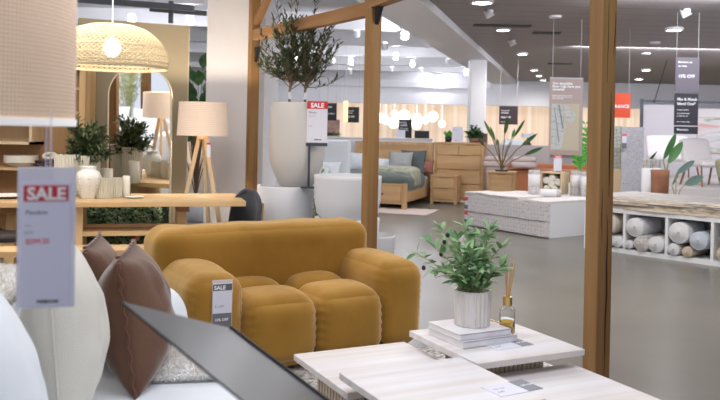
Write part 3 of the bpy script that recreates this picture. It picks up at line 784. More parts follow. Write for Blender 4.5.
obj('divider', B().box(-hw+1.12, -hw+1.15, 0.02, .36, .06, .96), oak_z, t)
SZ = .99
def on_shelf(px): return D(px, 168, UY+.16).x
x = on_shelf(21)
tag(obj('bowl', B().lathe([(.085, 0), (.12, .01), (.19, .055), (.19, .135), (.18, .135), (.175, .06), (.10, .02), (0.0, .018)], 40), cream, loc=(x, UY+.16, SZ), smooth=False), 'wide cream ceramic bowl on the oak shelf', 'bowl')
x = on_shelf(46.5)
t = thing('patterned_box', 'small dark and white patterned box on the oak shelf', 'box', (x, UY+.14, SZ))
obj('body', B().box(-.10, .10, -.07, .07, 0, .085), mat('box_plum', (.12, .07, .08), .6), t)
b_ = B()
for k in range(5):
    for j in range(2): b_.lathe([(.008, -.001), (.016, -.001)], 10, M=T(loc=(-.08+k*.04, -.071, .022+j*.04), rot=(R(90), 0, 0)))
obj('inlay', b_, cream, t)
t = thing('knot_ornament', 'cream ceramic chain link ornament on the patterned box', 'ornament', (x+.04, UY+.14, SZ+.087))
b_ = B(); b_.tube([(.07*math.cos(a), .035*math.sin(a), .05+.028*math.sin(a)) for a in [k*math.pi/10 for k in range(21)]], .018, 10)
obj('link', b_, cream, t, smooth=True)
b_ = B(); b_.tube([(.06+.05*math.cos(a), 0.01, .035+.018*math.sin(a)) for a in [k*math.pi/8 for k in range(17)]], .015, 10)
obj('link', b_, cream, t, smooth=True)

# olive-beige freestanding wall and dark steel frame above it
ang = R(25); p0 = Vector((-3.50, 9.56, 0)); wl = 1.40
o = obj('wall_panel', B().box(.06, wl, 0, .12, 0, 2.80), mat('olive_beige', (0.40, 0.345, 0.235), .75, var=(1.2, (.42, .36, .25)), bump=(50, .02)), loc=p0, rot=(0, 0, ang)); o['kind'] = 'structure'
struct('trim_4', B().box(wl, wl+.012, -.002, .122, 0, 2.80), mat('panel_edge', (.62, .56, .45), .6), loc=p0, rot=(0, 0, ang))
t = thing('steel_gantry', 'dark steel overhead gantry above the beige partition', 'gantry', (0, 0, 0))
a1 = D(60, -3, 9.45); a2 = D(194, 12, 9.45); a3 = D(150, 9, 10.3); a4 = D(206.5, 13.5, 10.3)
t.location = (a1.x, a1.y, 2.8)
inv = Matrix.Translation(-t.location)
a1.z = a2.z = (a1.z+a2.z)/2
obj('rail', B().bar(inv @ (a1+Vector((0, 0, .06))), inv @ (a2+Vector((0, 0, -.03))), .06, .07), darkm, t)
obj('rail', B().bar(inv @ a3, inv @ a4, .06, .06), darkm, t)
for px in (171,):
    p = D(px, 12, 9.75); obj('upright', B().bar(inv @ Vector((p.x, p.y, 2.78)), inv @ Vector((p.x, p.y, 3.05)), .05, .055), darkm, t)
# arched floor mirror
t = thing('arched_mirror', 'tall arched mirror with thin pale frame, leaning by the beige partition', 'mirror', (0, 0, 0))
mp = D(139.5, 190, 9.22); t.location = (mp.x, 9.22, 0); t.rotation_euler = (R(2.2), 0, 0)
mw, mt = .355, 2.20
def arch(w_, h_, n_=24, z0=.02):
    return [(-w_, z0), (w_, z0)]+[(w_*math.cos(math.pi*k/n_), h_-w_+w_*math.sin(math.pi*k/n_)) for k in range(n_+1)]
obj('frame', B().prism(arch(mw+.018, mt+.018, z0=0), .004, .03), mat('frame_pale', (.62, .55, .42), .4, metal=.3), t)
obj('glass', B().prism(arch(mw, mt), -.002, .0035), mat('mirror', (.93, .94, .94), .01, metal=1.0), t)
t2 = thing('price_tag', 'small white and red tag stuck on the arched mirror', 'price tag', (mp.x-.31, 9.212, 1.41))
obj('card', B().box(-.045, .045, -.002, 0, 0, .19), paper, t2); obj('header', B().box(-.04, .04, -.004, -.002, .155, .185), red, t2)
# rug under dining area
rug('flat_rug', -2.5, 7.6, 3.2, 2.8, R(16), mat('pale_rug', (.78, .77, .76), .95, bump=(80, .3), var=(3, (.70, .69, .68))), 'flat pale grey rug under the dining table and benches', .008)

# dining table
TD = R(16); FRc = G(246, 201, .755); TL, TW = 2.9, .95
t = thing('dining_table', 'long oak trestle dining table covered with vases', 'dining table', FRc, rz=TD); t.location.z = 0
obj('table_top', B().box(-TL, 0, 0, TW, .70, .755), oak_x, t, bevel=.004)
for x in (-.62, -2.25):
    b_ = B(); b_.bar((x, .12, 0), (x, .34, .66), .07, .09, (1, 0, 0)); b_.bar((x, TW-.12, 0), (x, TW-.34, .66), .07, .09, (1, 0, 0))
    obj('trestle', b_, oak_z, t)
    obj('cross_beam', B().box(x-.06, x+.06, .08, TW-.08, .64, .70), walnut_x, t)
obj('end_panel', B().box(-1.66, -1.58, .10, TW-.10, 0, .70), oak_z, t)
obj('stretcher', B().box(-2.25, -.62, TW/2-.03, TW/2+.03, .40, .48), oak_x, t)
def TP(px, py):      # point on the table top
    p = G(px, py, .755); return p
def bench(px, py, L_, label, rz, ll=.12):
    p = G(px, py, .45)
    t = thing('bench', label, 'bench', (p.x, p.y, 0), rz=rz)
    obj('seat', B().box(-L_, 0, 0, .34, .405, .45), oak_x, t, bevel=.003)
    for x in (-ll-.05, -L_+.25):
        b_ = B(); b_.bar((x-.16, .17, 0), (x+.05, .17, .40), .05, .05, (0, 1, 0)); obj('leg', b_, walnut_x, t)
        b_ = B(); b_.bar((x, .05, .34), (x, .29, .34), .05, .05); obj('leg', b_, walnut_x, t)
    obj('rail', B().box(-L_+.2, -.2, .15, .19, .18, .22), walnut_x, t)
    return t
bench(157, 231, 2.1, 'oak bench pushed in at the dining table, the farther of two', R(14), .18)
bench(150, 250, 1.9, 'oak bench nearer the mustard sofa, lower of two in view', R(13), .15)
# dining chairs: charcoal shell, oak legs
def shell_chair(loc, rz, label, name='dining_chair'):
    t = thing(name, label, 'chair', loc, rz=rz, group=None)
    bm = bmesh.new(); n_ = 12; gr = []
    for i in range(n_+1):
        row = []
        for j in range(n_+1):
            u = -1+2*i/n_; v = j/n_
            wdt = .25*(1-.25*v**3)*math.sqrt(max(0.02, 1-max(0, (v-.55)/.47)**2.2)) 
            row.append(bm.verts.new((u*wdt, .20+.06*v-.07*u*u, .47+.38*v)))
        gr.append(row)
    for i in range(n_):
        for j in range(n_): bm.faces.new((gr[i][j], gr[i+1][j], gr[i+1][j+1], gr[i][j+1]))
    o = obj('backrest', bm, charcoal, t, smooth=True); md = o.modifiers.new('s', 'SOLIDIFY'); md.thickness = .045; md.offset = 0
    md = o.modifiers.new('b', 'SUBSURF'); md.levels = md.render_levels = 1
    obj('seat', B().soft(-.23, .23, -.22, .22, .42, .48, .03, (0, 0, .01), n=8), charcoal, t, smooth=True)
    for x in (-.19, .19):
        obj('leg', B().bar((x, -.18, 0), (x, -.16, .42), .035, .035), oak_z, t)
        obj('leg', B().bar((x, .22, 0), (x*.95, .235, .72), .035, .04), oak_z, t)
    return t
ch = shell_chair((-1.30, 8.20, -.0), R(-42), 'charcoal upholstered chair with oak legs at the right end of the dining table')
p = G(4, 237, .46)
t = thing('bar_stool', 'dark seated oak stool partly behind the hanging price tag', 'stool', (p.x, p.y, 0), rz=R(14))
obj('seat', B().soft(-.30, .22, -.2, .2, .43, .50, .035, (0, 0, .015), n=8), mat('dark_leather', (.025, .02, .02), .4), t, smooth=True)
for x in (-.25, .19):
    for y in (-.16, .16): obj('leg', B().bar((x, y, 0), (x*.95, y, .43), .045, .045), oak_z, t)
obj('rail', B().box(-.25, .19, -.18, -.14, .30, .35), oak_x, t)

# things on the table
def vase(name, px, py, prof, m, label, flute=0, depth=0, cat='vase', seg=48, grp=None):
    p = TP(px, py)
    t = obj(name, B().lathe(prof, seg if not flute else flute*6, flute=flute, depth=depth), m, loc=(p.x, p.y, .7555), smooth=not flute)
    return tag(t, label, cat, grp)
ribw = mat('ribbed_cream', (0.66, 0.63, 0.54), .5)
glassy = mat('smoky_rib_glass', (0.62, 0.60, 0.50), .25, alpha=.93)
pt = TP(87, 195)
vase('ribbed_pot', 87, 195, [(.10, 0), (.125, .01), (.13, .42), (.118, .42), (.115, .30), (0, .30)], ribw, 'cream ribbed pot holding the olive foliage, behind the knobbly vase', 28, .08, 'plant pot')
vase('ribbed_pot', 66, 195.5, [(.10, 0), (.122, .01), (.126, .43), (.115, .43), (.112, .30), (0, .30)], ribw, 'cream ribbed pot left of the planted one', 28, .08, 'plant pot')
p = TP(88, 198.5)
t = thing('vase', 'white urn vase with rows of small bobbles on the dining table', 'vase', (p.x, p.y, .7555))
pf = [(.065, 0), (.07, .008), (.085, .07), (.118, .16), (.125, .22), (.11, .265), (.075, .285), (.07, .31), (.08, .325), (.068, .325), (.06, .29), (0, .28)]
vm = mat('matt_white', (.78, .77, .72), .55)
b_ = B().lathe(pf, 40)
for a in range(8):
    aa = a*math.pi/4+.35
    for zz, rr in ((.06, .083), (.09, .092), (.12, .104), (.15, .115), (.18, .120), (.21, .124)): b_.ball((rr*math.cos(aa), rr*math.sin(aa), zz), .0095, 8)
obj('body', b_, vm, t, smooth=True)
vase('fluted_vase', 104, 198, [(.085, 0), (.09, .006), (.098, .205), (.09, .205), (.085, .05), (0, .05)], glassy, 'ribbed glass vase right of the bobbled urn', 20, .10)
vase('fluted_vase', 115.5, 197.5, [(.06, 0), (.065, .006), (.07, .205), (.062, .205), (.058, .05), (0, .05)], glassy, 'narrower ribbed glass vase, right of the wide ribbed glass one', 16, .10)
vase('candle_jar', 106, 193, [(.065, 0), (.07, .005), (.07, .27), (.06, .27), (.06, .05), (0, .05)], cream, 'cream cylinder vase rising behind the ribbed glass vases')
vase('bottle_vase', 126, 197, [(.036, 0), (.04, .005), (.04, .16), (.037, .165), (.037, .22), (.03, .22), (.03, .02), (0, .02)], cream, 'slim cream cylinder vase farthest right on the dining table')
vase('plate', 134, 198, [(.05, 0), (.06, .004), (.10, .014), (.097, .017), (.055, .007), (0, .006)], vm, 'flat white plate at the right of the vases', cat='plate')
vase('plate', 8, 198, [(.06, 0), (.08, .004), (.19, .03), (.186, .034), (.075, .01), (0, .008)], vm, 'large white scalloped plate at the left end of the dining table', 18, .05, 'plate')
vase('small_cup', 73.5, 192, [(.025, 0), (.03, .003), (.035, .06), (.03, .06), (.026, .01), (0, .01)], vm, 'tiny white cup just right of the hanging price tag', cat='cup')

def bushy(name, loc, rx, ry, rz_, nst, nlf, L_, W_, m, sm_, label, seed=1, z0=0.0, cat='plant', stemr=.004, drop=0.0, group=None):
    random.seed(seed); t = thing(name, label, cat, loc, group=group)
    st = B(); lf = B()
    for i in range(nst):
        th = random.uniform(0, 6.283); el = random.uniform(.15, 1.0)
        rr = math.sqrt(max(0, 1-el*el*0.8))*random.uniform(.55, 1)
        e = Vector((rx*rr*math.cos(th), ry*rr*math.sin(th), rz_*el*random.uniform(.7, 1)-drop*rr))
        pts = [Vector((e.x*k**1.3, e.y*k**1.3, z0+(e.z-z0)*k**.8)) for k in [q/7 for q in range(8)]]
        st.tube(pts, stemr, 5, stemr*.4)
        for k in range(2, 8):
            for r_ in range(max(1, nlf)):
                d_ = ((pts[k]-pts[k-1]).normalized()*.6+Vector((random.uniform(-1, 1), random.uniform(-1, 1), random.uniform(-.6, .8)))).normalized()
                lf.leaf(pts[k].lerp(pts[k-1], random.random()), d_, (random.uniform(-.5, .5), random.uniform(-.6, .3), 1), L_*random.uniform(.6, 1.15), W_*random.uniform(.7, 1.2), random.uniform(-.1, .3), 2)
    obj('foliage', lf, m, t); obj('stem', st, sm_, t)
    return t
bushy('olive_plant', (pt.x, pt.y, .7555+.30), .35, .26, .56, 70, 5, .085, .024, leafo, bark, 'full dark green olive foliage in the cream ribbed pot', 5, .06)

# hedge trough behind the table
hp = D(127, 240, 9.62)
random.seed(9)
t = thing('hedge_planter', 'low clipped green hedge in a cream trough behind the dining table', 'planter', (hp.x, 9.0, 0), rz=R(10))
lf = B()
for i in range(5200):
    x = random.uniform(-.75, .55); y = random.uniform(-.14, .14); z = random.uniform(.14, .62)
    f_ = random.random()
    if f_ < .55: y = -.15+random.uniform(0, .03)
    elif f_ < .8: z = .62+random.uniform(-.03, .02)
    d_ = Vector((random.uniform(-1, 1), random.uniform(-1, .2), random.uniform(-.5, 1))).normalized()
    lf.leaf((x, y, z), d_, (random.uniform(-.5, .5), -.5, 1), .05, .026, .1, 1)
obj('foliage', lf, mat('leaf_hedge', (0.15, 0.26, 0.12), .4, var=(11, (.50, .62, .42))), t)
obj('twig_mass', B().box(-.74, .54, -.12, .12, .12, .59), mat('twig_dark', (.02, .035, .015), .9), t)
obj('trough', B().box(-.76, .56, -.16, .16, 0, .15), cream, t)

# woven dome pendant
PY = 6.3
pc = D(111.5, 68, PY)
t = thing('pendant_lamp', 'wide woven rattan dome pendant with a glowing bulb', 'pendant lamp', pc)
Rd = 56.5*PY/F
prof = [(.965, 0.0), (.985, .045), (.975, .09), (.93, .15), (.85, .21), (.73, .265), (.58, .31), (.38, .338), (.08, .348)]
prof = [(r*Rd, z) for r, z in prof]
def prof_at(u):
    k = u*(len(prof)-1); i = min(int(k), len(prof)-2); f = k-i
    return (prof[i][0]*(1-f)+prof[i+1][0]*f, prof[i][1]*(1-f)+prof[i+1][1]*f)
rat = mat('rattan', (0.84, 0.70, 0.45), .65, emit=(1.0, .84, .52), estr=.02)
b_ = B()
for s in range(64):
    for sg in (1, -1):
        a0 = 2*math.pi*s/64
        pts = []
        for k in range(13):
            u = k/12; r_, z_ = prof_at(u); a = a0+sg*u*1.25
            pts.append((r_*math.cos(a), r_*math.sin(a), z_))
        b_.tube(pts, .0036, 4)
obj('weave', b_, rat, t)
b_ = B()
for u in (0, .03, .12, .26, .40, .42, .56, .72, .86, .97):
    r_, z_ = prof_at(u); b_.tube([(r_*math.cos(a), r_*math.sin(a), z_) for a in [k*2*math.pi/48 for k in range(49)]], .0062 if u < .05 else .0045, 5)
obj('hoop', b_, rat, t)
r2 = mat('rattan_sheet', (0.82, 0.68, 0.46), .8, alpha=.30, bump=(140, .6))
obj('inner_weave', B().lathe([(max(.01, r_-.008), z_) for r_, z_ in [prof_at(k/16) for k in range(4, 17)]], 48, cap=False), r2, t, smooth=True)
obj('bulb', B().ball((0, 0, .165), .066, 20, (1, 1, 1.15)), mat('bulb_glow', (1, 1, 1), .4, emit=(.92, .95, 1.0), estr=14), t, smooth=True)
obj('cord', B().cyl((0, 0, .22), (0, 0, 3.85-pc.z), .006), white, t)
l = bpy.data.lights.new('bulb_light', 'POINT'); l.energy = 5; l.color = (1, .95, .88); l.shadow_soft_size = .06
o = bpy.data.objects.new('bulb_light', l); COL.objects.link(o); o.parent = t; o.location = (0, 0, .05)

# tripod lamps
ls = shade_mat('linen_shade', (0.80, 0.66, 0.54), (0.70, 0.54, 0.42), (240, 300), .30)
def tripod_lamp(loc, label, s=1.0, power=75, rz=0):
    t = thing('tripod_floor_lamp', label, 'floor lamp', loc, rz=rz); t.scale = (s, s, s)
    obj('lamp_shade', B().lathe([(.292, 1.40), (.284, 1.405), (.268, 1.785), (.276, 1.79), (.294, 1.40)], 64, cap=False), ls, t, smooth=False)
    for a in (R(-15), R(197), R(80)):
        obj('leg', B().bar((.32*math.cos(a), .32*math.sin(a), 0), (.03*math.cos(a), .03*math.sin(a), 1.42), .035, .045), pale_z, t)
    obj('hub', B().lathe([(.05, 1.36), (.05, 1.43), (.02, 1.47), (.02, 1.56)], 20), pale_z, t)
    obj('bulb', B().ball((0, 0, 1.60), .045, 16), lampw, t, smooth=True)
    l = bpy.data.lights.new('lamp_light', 'POINT'); l.energy = power; l.color = (1, .84, .66); l.shadow_soft_size = .05
    o = bpy.data.objects.new('lamp_light', l); COL.objects.link(o); o.parent = t; o.location = (0, 0, 1.66)
    return t
lp = D(202.5, 135, 9.2)
tripod_lamp((lp.x, 9.2, 0), 'pale wooden tripod floor lamp with linen drum shade, before the white column')
p = D(207, 151, 8.93)
t = thing('price_tag', 'tiny white swing tag hanging on the tripod lamp', 'price tag', (p.x+.02, 8.92, 1.16))
obj('card', B().box(-.022, .022, -.001, .001, 0, .17), paper, t); obj('header', B().box(-.02, .02, -.002, -.001, .145, .168), red, t); obj('string', B().cyl((0, 0, .17), (0, .10, .26), .002, seg=5), white, t)

tag(obj('low_platform', B().box(-5.8, -3.3, 3.9, 5.25, 0, .449), white), 'low white platform under the sofa seen in the mirror', 'platform')
# what the mirror looks at, out of frame to the left: a white sofa, two posts, a lamp, pampas
post(D(119, 0, 12.0).xy.to_3d()*1 if False else Vector((-3.70, 6.5, 0)), R(0), .13, 3.3, 'timber post seen at the left side of the mirror')
post(Vector((-4.06, 3.4, 0)), R(0), .16, 3.3, 'timber post seen at the right side of the mirror, behind the lamp')
t = thing('sofa', 'white slipcovered sofa seen only in the arched mirror', 'sofa', (-4.45, 4.6, .45), rz=R(180))
slip = mat('slipcover', (.70, .71, .74), .9, sheen=.2)
obj('seat', B().soft(-1.1, 1.0, -.5, .35, .12, .46, .08, (0, .01, .02), n=12), slip, t, smooth=True)
obj('backrest', B().soft(-1.1, 1.0, .25, .55, .12, .80, .10, (0, .02, .02), n=12), slip, t, smooth=True)
obj('arm', B().soft(-1.2, -.98, -.5, .5, .12, .62, .08, n=8), slip, t, smooth=True); obj('arm', B().soft(.95, 1.17, -.5, .5, .12, .62, .08, n=8), slip, t, smooth=True)
for x, w_, m_, lab in ((-.72, .55, linen, 'white cushion at the right in the mirrored sofa'), (-.10, .58, linen, 'white cushion in the middle of the mirrored sofa'), (.42, .45, mat('taupe', (.22, .20, .185), .9), 'taupe cushion on the mirrored sofa'), (.75, .58, linen, 'white cushion at the left in the mirrored sofa')):
    t2 = thing('sofa_cushion', lab, 'cushion', (-4.45-x, 4.6-.10+(.16 if m_ is not linen else 0), .93))
    obj('cover', B().pillow(w_, w_*.95, .2, T(rot=(R(10), 0, 0)), seed=int(x*10)), m_, t2, smooth=True)
tripod_lamp((-3.12, 5.95, 0), 'second tripod lamp with linen drum shade, visible in the mirror', 1.0, 14)
pp = Vector((-4.28, 3.75, 0))
t = thing('pampas_pot', 'tall pot of pampas stems showing in the mirror', 'plant', pp)
obj('pot', B().lathe([(.14, 0), (.20, .4), (.16, .8), (.13, .8), (.13, .7), (0, .7)], 32), planterg, t, smooth=True)
b_ = B(); random.seed(12)
for i in range(26):
    a = random.uniform(0, 6.28); r_ = random.uniform(.1, .42); h = random.uniform(1.2, 1.95)
    pts = [Vector((r_*math.cos(a)*k**1.6, r_*math.sin(a)*k**1.6, .7+h*k)) for k in [q/6 for q in range(7)]]
    b_.tube(pts, .004, 4)
    for k in range(60):
        q = pts[3].lerp(pts[6], random.random()); b_.leaf(q, (random.uniform(-1, 1), random.uniform(-1, 1), random.uniform(.2, 1)), (0, 1, 1), .10, .010, .2, 1)
obj('plume', b_, mat('pampas', (.42, .45, .22), .9), t)
t = shell_chair((-3.72, 7.55, 0), R(180), 'charcoal chair with oak legs reflected at the foot of the mirror')

# ================================================================== PLANTERS AND OLIVE TREES (beside the column)
def planter(name, px, py_top, Y, r, prof, m, label, z=0, seg=56):
    c = D(px, py_top, Y)
    return tag(obj(name, B().lathe(prof, seg), m, loc=(c.x, Y, z), smooth=True), label, 'planter')
H1 = .86
c1 = D(285.5, 184, 8.95)
t = planter('low_planter', 285.5, 184, 8.95, .31, [(.27, 0), (.30, .1), (.318, .6), (.318, H1-.01), (.312, H1), (.295, H1), (.295, H1-.006), (0, H1-.006)], planterw, 'white round planter with the tall grey pot standing on it')
EZ = H1-.005
eg = thing('tall_planter', 'tall egg-shaped grey planter holding two olive trees', 'planter', (D(297, 140, 8.95).x, 8.95, EZ))
er = 28.5*8.95/F; eh = 1.80-EZ+.0
obj('pot', B().lathe([(er*.55, 0), (er*.58, .008), (er*.76, .12), (er*.90, .23), (er*.975, .36), (er*1.0, .52), (er*.97, .72), (er*.92, eh-.02), (er*.88, eh), (er*.80, eh), (er*.82, eh-.1), (0, eh-.1)], 56), planterg, eg, smooth=True)
obj('soil', B().lathe([(er*.8, eh-.09), (er*.8, eh-.085)], 30), soil, eg)
Z0 = EZ+eh-.08
def olive_tree(x, dy, label, seed, spread):
    random.seed(seed)
    t = thing('olive_tree', label, 'tree', (x, 8.95+dy, Z0)); st = B(); lf = B()
    trunk = [Vector((0, 0, 0)), Vector((-.01, 0, .18)), Vector((.01, 0, .36)), Vector((0, 0, .50))]
    st.tube(trunk, .016, 8, .011)
    for i in range(36):
        z0 = random.uniform(.22, .50); a = random.uniform(0, 6.283); rr = random.uniform(.15, 1)**.7*spread; h = random.uniform(.12, 1.0)
        k0 = Vector((0, 0, z0))
        e = Vector((rr*math.cos(a), rr*.8*math.sin(a), z0+h*(1-.45*(rr/spread)**3)))
        pts = [k0.lerp(e, q)+Vector((0, 0, -.10*math.sin(math.pi*q)))*rr for q in [k/8 for k in range(9)]]
        st.tube(pts, .006, 5, .002)
        for k in range(3, 9):
            for _ in range(4):
                d_ = ((pts[k]-pts[k-1]).normalized()*.8+Vector((random.uniform(-1, 1), random.uniform(-1, 1), random.uniform(-.4, .8)))).normalized()
                lf.leaf(pts[k].lerp(pts[k-1], random.random()), d_, (random.uniform(-.5, .5), random.uniform(-.5, .5), 1), random.uniform(.07, .115), random.uniform(.020, .030), random.uniform(-.2, .3), 1)
    obj('foliage', lf, mat('leaf_tree', (0.028, 0.05, 0.022), .5, var=(7, (.10, .13, .06))), t); obj('trunk', st, bark, t)
    tg = obj('tag', B().box(-.02, .02, -.022, -.018, .12, .20), paper, t)
    return t
olive_tree(D(290, 100, 8.95).x, 0, 'slender olive tree, the left one in the tall grey planter', 31, .40)
olive_tree(D(305, 100, 8.95).x, .06, 'slender olive tree, the right one in the tall grey planter', 47, .52)
bushy('grass_plant', (D(317, 160, 9.35).x, 9.35, .05), .16, .14, 1.35, 26, 3, .09, .014, mat('leaf_yellowgreen', (.22, .36, .06), .5), barkl, 'thin green leafy plant half hidden behind the tall grey planter', 3, 0)
YB = 8.55
H2 = .52
planter('wide_planter', 347, 222, YB, .36, [(.27, 0), (.33, .1), (.355, H2+.03), (.35, H2+.034), (.20, H2+.034), (0, H2+.034)], planterw, 'white round planter underneath another one, beside the middle post')
planter('wide_planter', 347, 222, YB, .36, [(.30, 0), (.335, .05), (.36, .20), (.365, .42), (.368, .455), (.352, .46), (.343, .45), (.335, .25), (.25, .06), (0, .05)], planterw, 'empty white bowl planter on top, left of the middle post', z=H2+.035)
c = D(374, 245, 9.1)
tag(obj('round_planter', B().lathe([(.17, 0), (.20, .01), (.235, .12), (.245, .28), (.243, .30), (.225, .30), (.22, .15), (0, .06)], 48), planterw, loc=(c.x, 9.1, 0), smooth=True), 'small white round planter on the floor behind the middle post', 'planter')

# sale sign standing on the low planter
sp_ = D(316.5, 143, 8.62)
wS, hS = 20.5*8.62/F, 42*8.62/F
t = thing('sale_sign', 'white sale sign with red header in dark stand, before the tall grey planter', 'sign', (D(309, 180, 8.72).x, 8.66, EZ+.001))
off = sp_.x - t.location.x; zb = sp_.z-(EZ+.001)
obj('board', B().box(off-wS/2, off+wS/2, -.006, .006, zb, zb+hS), paper, t)
obj('header', B().box(off-wS/2, off+wS/2, -.009, -.006, zb+hS-.085, zb+hS), red, t)
obj('holder', B().box(off-wS/2-.006, off+wS/2+.006, -.012, .012, zb-.035, zb+.002), darkm, t)
obj('pole', B().box(-.012, .012, -.01, .01, .01, zb-.03), darkm, t)
obj('foot', B().lathe([(.09, 0), (.09, .012)], 24), darkm, t)
text('SALE', .070, off, -.010, zb+hS-.070, wtxt, t, align='CENTER', bold=.035)
text('Planter', .030, off-wS/2+.02, -.008, zb+hS-.135, ink, t); text('Was $349', .018, off-wS/2+.02, -.008, zb+hS-.17, inkg, t); text('$279', .020, off-wS/2+.02, -.008, zb+hS-.28, inkg, t)
text('FREEDOM', .018, off+.01, -.008, zb+.03, ink, t, align='CENTER', bold=.04)

# ================================================================== PLANTS BEHIND THE PARTITION GAP
def bigleaf(name, loc, n, L_, W_, m, label, seed, h, spread=.35, pot=None, stemr=.008, elev=(.2, 1.0), up0=.1, potr=.16, poth=.32, group=None):
    random.seed(seed); t = thing(name, label, 'plant', loc, group=group); st = B(); lf = B(); z0 = poth-.04 if pot else 0
    for i in range(n):
        a = i*2.4+random.uniform(-.4, .4); k_ = random.uniform(elev[0], elev[1])
        e = Vector((spread*math.cos(a)*random.uniform(.5, 1), spread*math.sin(a)*random.uniform(.5, 1), z0+h*k_))
        pts = [Vector((e.x*q**1.5, e.y*q**1.5, z0+(e.z-z0)*q)) for q in [k/6 for k in range(7)]]
        st.tube(pts, stemr, 6, stemr*.5)
        d_ = Vector((e.x*1.1, e.y*1.1, h*.28+random.uniform(0, .1))).normalized()
        lf.leaf(e, d_, (0, 0, 1), L_*random.uniform(.8, 1.1), W_*random.uniform(.8, 1.1), random.uniform(0, .35), 5)
    obj('foliage', lf, m, t, smooth=True); obj('stem', st, barkl if m is not leafd else bark, t)
    if pot:
        obj('pot', B().lathe([(potr*.75, 0), (potr*.8, .01), (potr, poth), (potr*.9, poth), (potr*.88, poth-.05), (0, poth-.05)], 32), pot, t, smooth=True)
    return t
bigleaf('fiddle_leaf_plant', (D(198, 90, 12.6).x, 12.6, 0), 50, .28, .17, leafd, 'tall dark glossy broad-leaved plant in the gap beside the white column', 6, 2.2, .30, planterw, elev=(.35, 1.05))

# ================================================================== BEDROOM DISPLAY
A18 = R(-18)
FR = G(406, 210); LB = 2.12
t = thing('bed', 'oak bed with drawer footboard and sage bedding', 'bed', (FR.x, FR.y, 0), rz=A18)
W2 = 1.72
oakb = wood('oak_warm_x', (0.50, 0.305, 0.15), (0.60, 0.39, 0.205), 'x'); oakbz = wood('oak_warm_z', (0.50, 0.305, 0.15), (0.60, 0.39, 0.205), 'z'); oakby = wood('oak_warm_y', (0.50, 0.305, 0.15), (0.60, 0.39, 0.205), 'y')
obj('footboard', B().box(-W2, 0, 0, .05, .10, .49), oakb, t, bevel=.004)
for x in (-W2+.04, -.04): obj('leg', B().box(x-.045, x+.045, -.02, .07, 0, .50), oakbz, t)
for k in range(2):
    x1 = -.12-k*.78
    d_ = obj('drawer', B().box(x1-.70, x1, -.015, 0, .15, .43), oakb, t, bevel=.003)
    obj('knob', B().ball((x1-.35, -.03, .29), .02, 10), darkm, d_)
obj('side_rail', B().box(-.05, 0, .05, LB, .14, .33), oakby, t); obj('side_rail', B().box(-W2, -W2+.05, .05, LB, .14, .33), oakby, t)
obj('headboard', B().box(-W2-.03, .03, LB, LB+.07, .0, 1.27), oakb, t, bevel=.004)
obj('headboard_frame', B().box(-W2-.03, .03, LB-.015, LB, 1.20, 1.27).box(-.06, .03, LB-.015, LB, 0, 1.20).box(-W2-.03, -W2+.06, LB-.015, LB, 0, 1.20), oakbz, t)
obj('mattress', B().soft(-W2+.04, -.04, .05, LB-.02, .26, .56, .08, (0, 0, .01), n=10), mat('mattress', (.72, .72, .72), .9), t, smooth=True)
sage = mat('sage_linen', (0.115, 0.14, 0.125), .9, sheen=.3, bump=(14, .5)); sagel = mat('grey_linen', (.46, .50, .51), .9, sheen=.3)
tag(obj('duvet', B().soft(-W2-.01, .015, .045, LB-.55, .33, .655, .12, (0.02, 0.01, .04), n=16, wr=.03, wf=4), sage, loc=(FR.x, FR.y, 0), rot=(0, 0, A18), smooth=True), 'sage green duvet spread over the oak bed', 'duvet')
o = tag(obj('striped_throw', B().soft(-1.0, .05, .45, 1.05, .38, .78, .10, (0.01, 0, .03), n=14, wr=.025, wf=6), mat('stripe_throw', (.55, .52, .42), .9, var=(9, (.22, .26, .20), (1, 6, 1))), loc=(FR.x, FR.y, 0), rot=(0, 0, A18), smooth=True), 'striped olive and cream throw across the sage duvet', 'throw')
def BP(x, y, z=0):
    return Vector((FR.x+x*math.cos(A18)-y*math.sin(A18), FR.y+x*math.sin(A18)+y*math.cos(A18), z))
def bedpillow(x, y, w_, h_, m, label, lean=14, z=.62, rz=0, th=.17):
    p = BP(x, y, z); t = thing('bed_pillow', label, 'pillow', p, rz=A18+R(rz)); obj('cover', B().pillow(w_, h_, th, T(rot=(R(-lean), 0, 0)), n=16, pinch=.09, seed=int(x*10)), m, t, smooth=True); return t
bedpillow(-.36, 1.86, .58, .52, mat('slate_linen', (.11, .13, .135), .9), 'dark slate square pillow leaning on the oak headboard', z=.60)
bedpillow(-.58, 1.62, .54, .46, mat('palegrey_linen', (.40, .41, .40), .9), 'pale grey square pillow in front of the dark slate one', z=.62)
bedpillow(-1.05, 1.8, .6, .36, linen, 'white rumpled pillow left of the pale grey one', 30, .60)
bedpillow(-1.5, 1.7, .55, .42, linen, 'white pillow just left of the middle timber post', 18, .62)
p = BP(-.12, 1.75, .60)
bedpillow(-.06, 1.92, .3, .30, mat('rust_linen', (.30, .13, .10), .9), 'small rust patterned pillow at the bed edge', 14, .60)
# little dark jug on the bed-side ledge
q = D(381, 163, 15.9)
t = thing('jug_ornament', 'dark green jug standing by the bed pillows', 'jug', BP(-1.27, 1.45, .665)); obj('body', B().lathe([(.05, 0), (.08, .05), (.07, .14), (.04, .18), (.055, .24), (.04, .24), (.03, .18), (0, .05)], 20), mat('jug_green', (.05, .07, .05), .3), t, smooth=True)
obj('handle', B().tube([(.05+.06*math.sin(a), 0, .14+.07*math.cos(a)) for a in [k*math.pi/8 for k in range(9)]], .01, 6), MAT['jug_green'], t)
# pinkish rug below the bed
rr_ = G(404, 211); 
rug('bedroom_rug', rr_.x-.9, rr_.y+.25, 3.0, 1.1, A18, mat('blush_rug', (.60, .50, .46), .95, bump=(60, .4)), 'pale blush rug at the foot of the oak bed', .01)
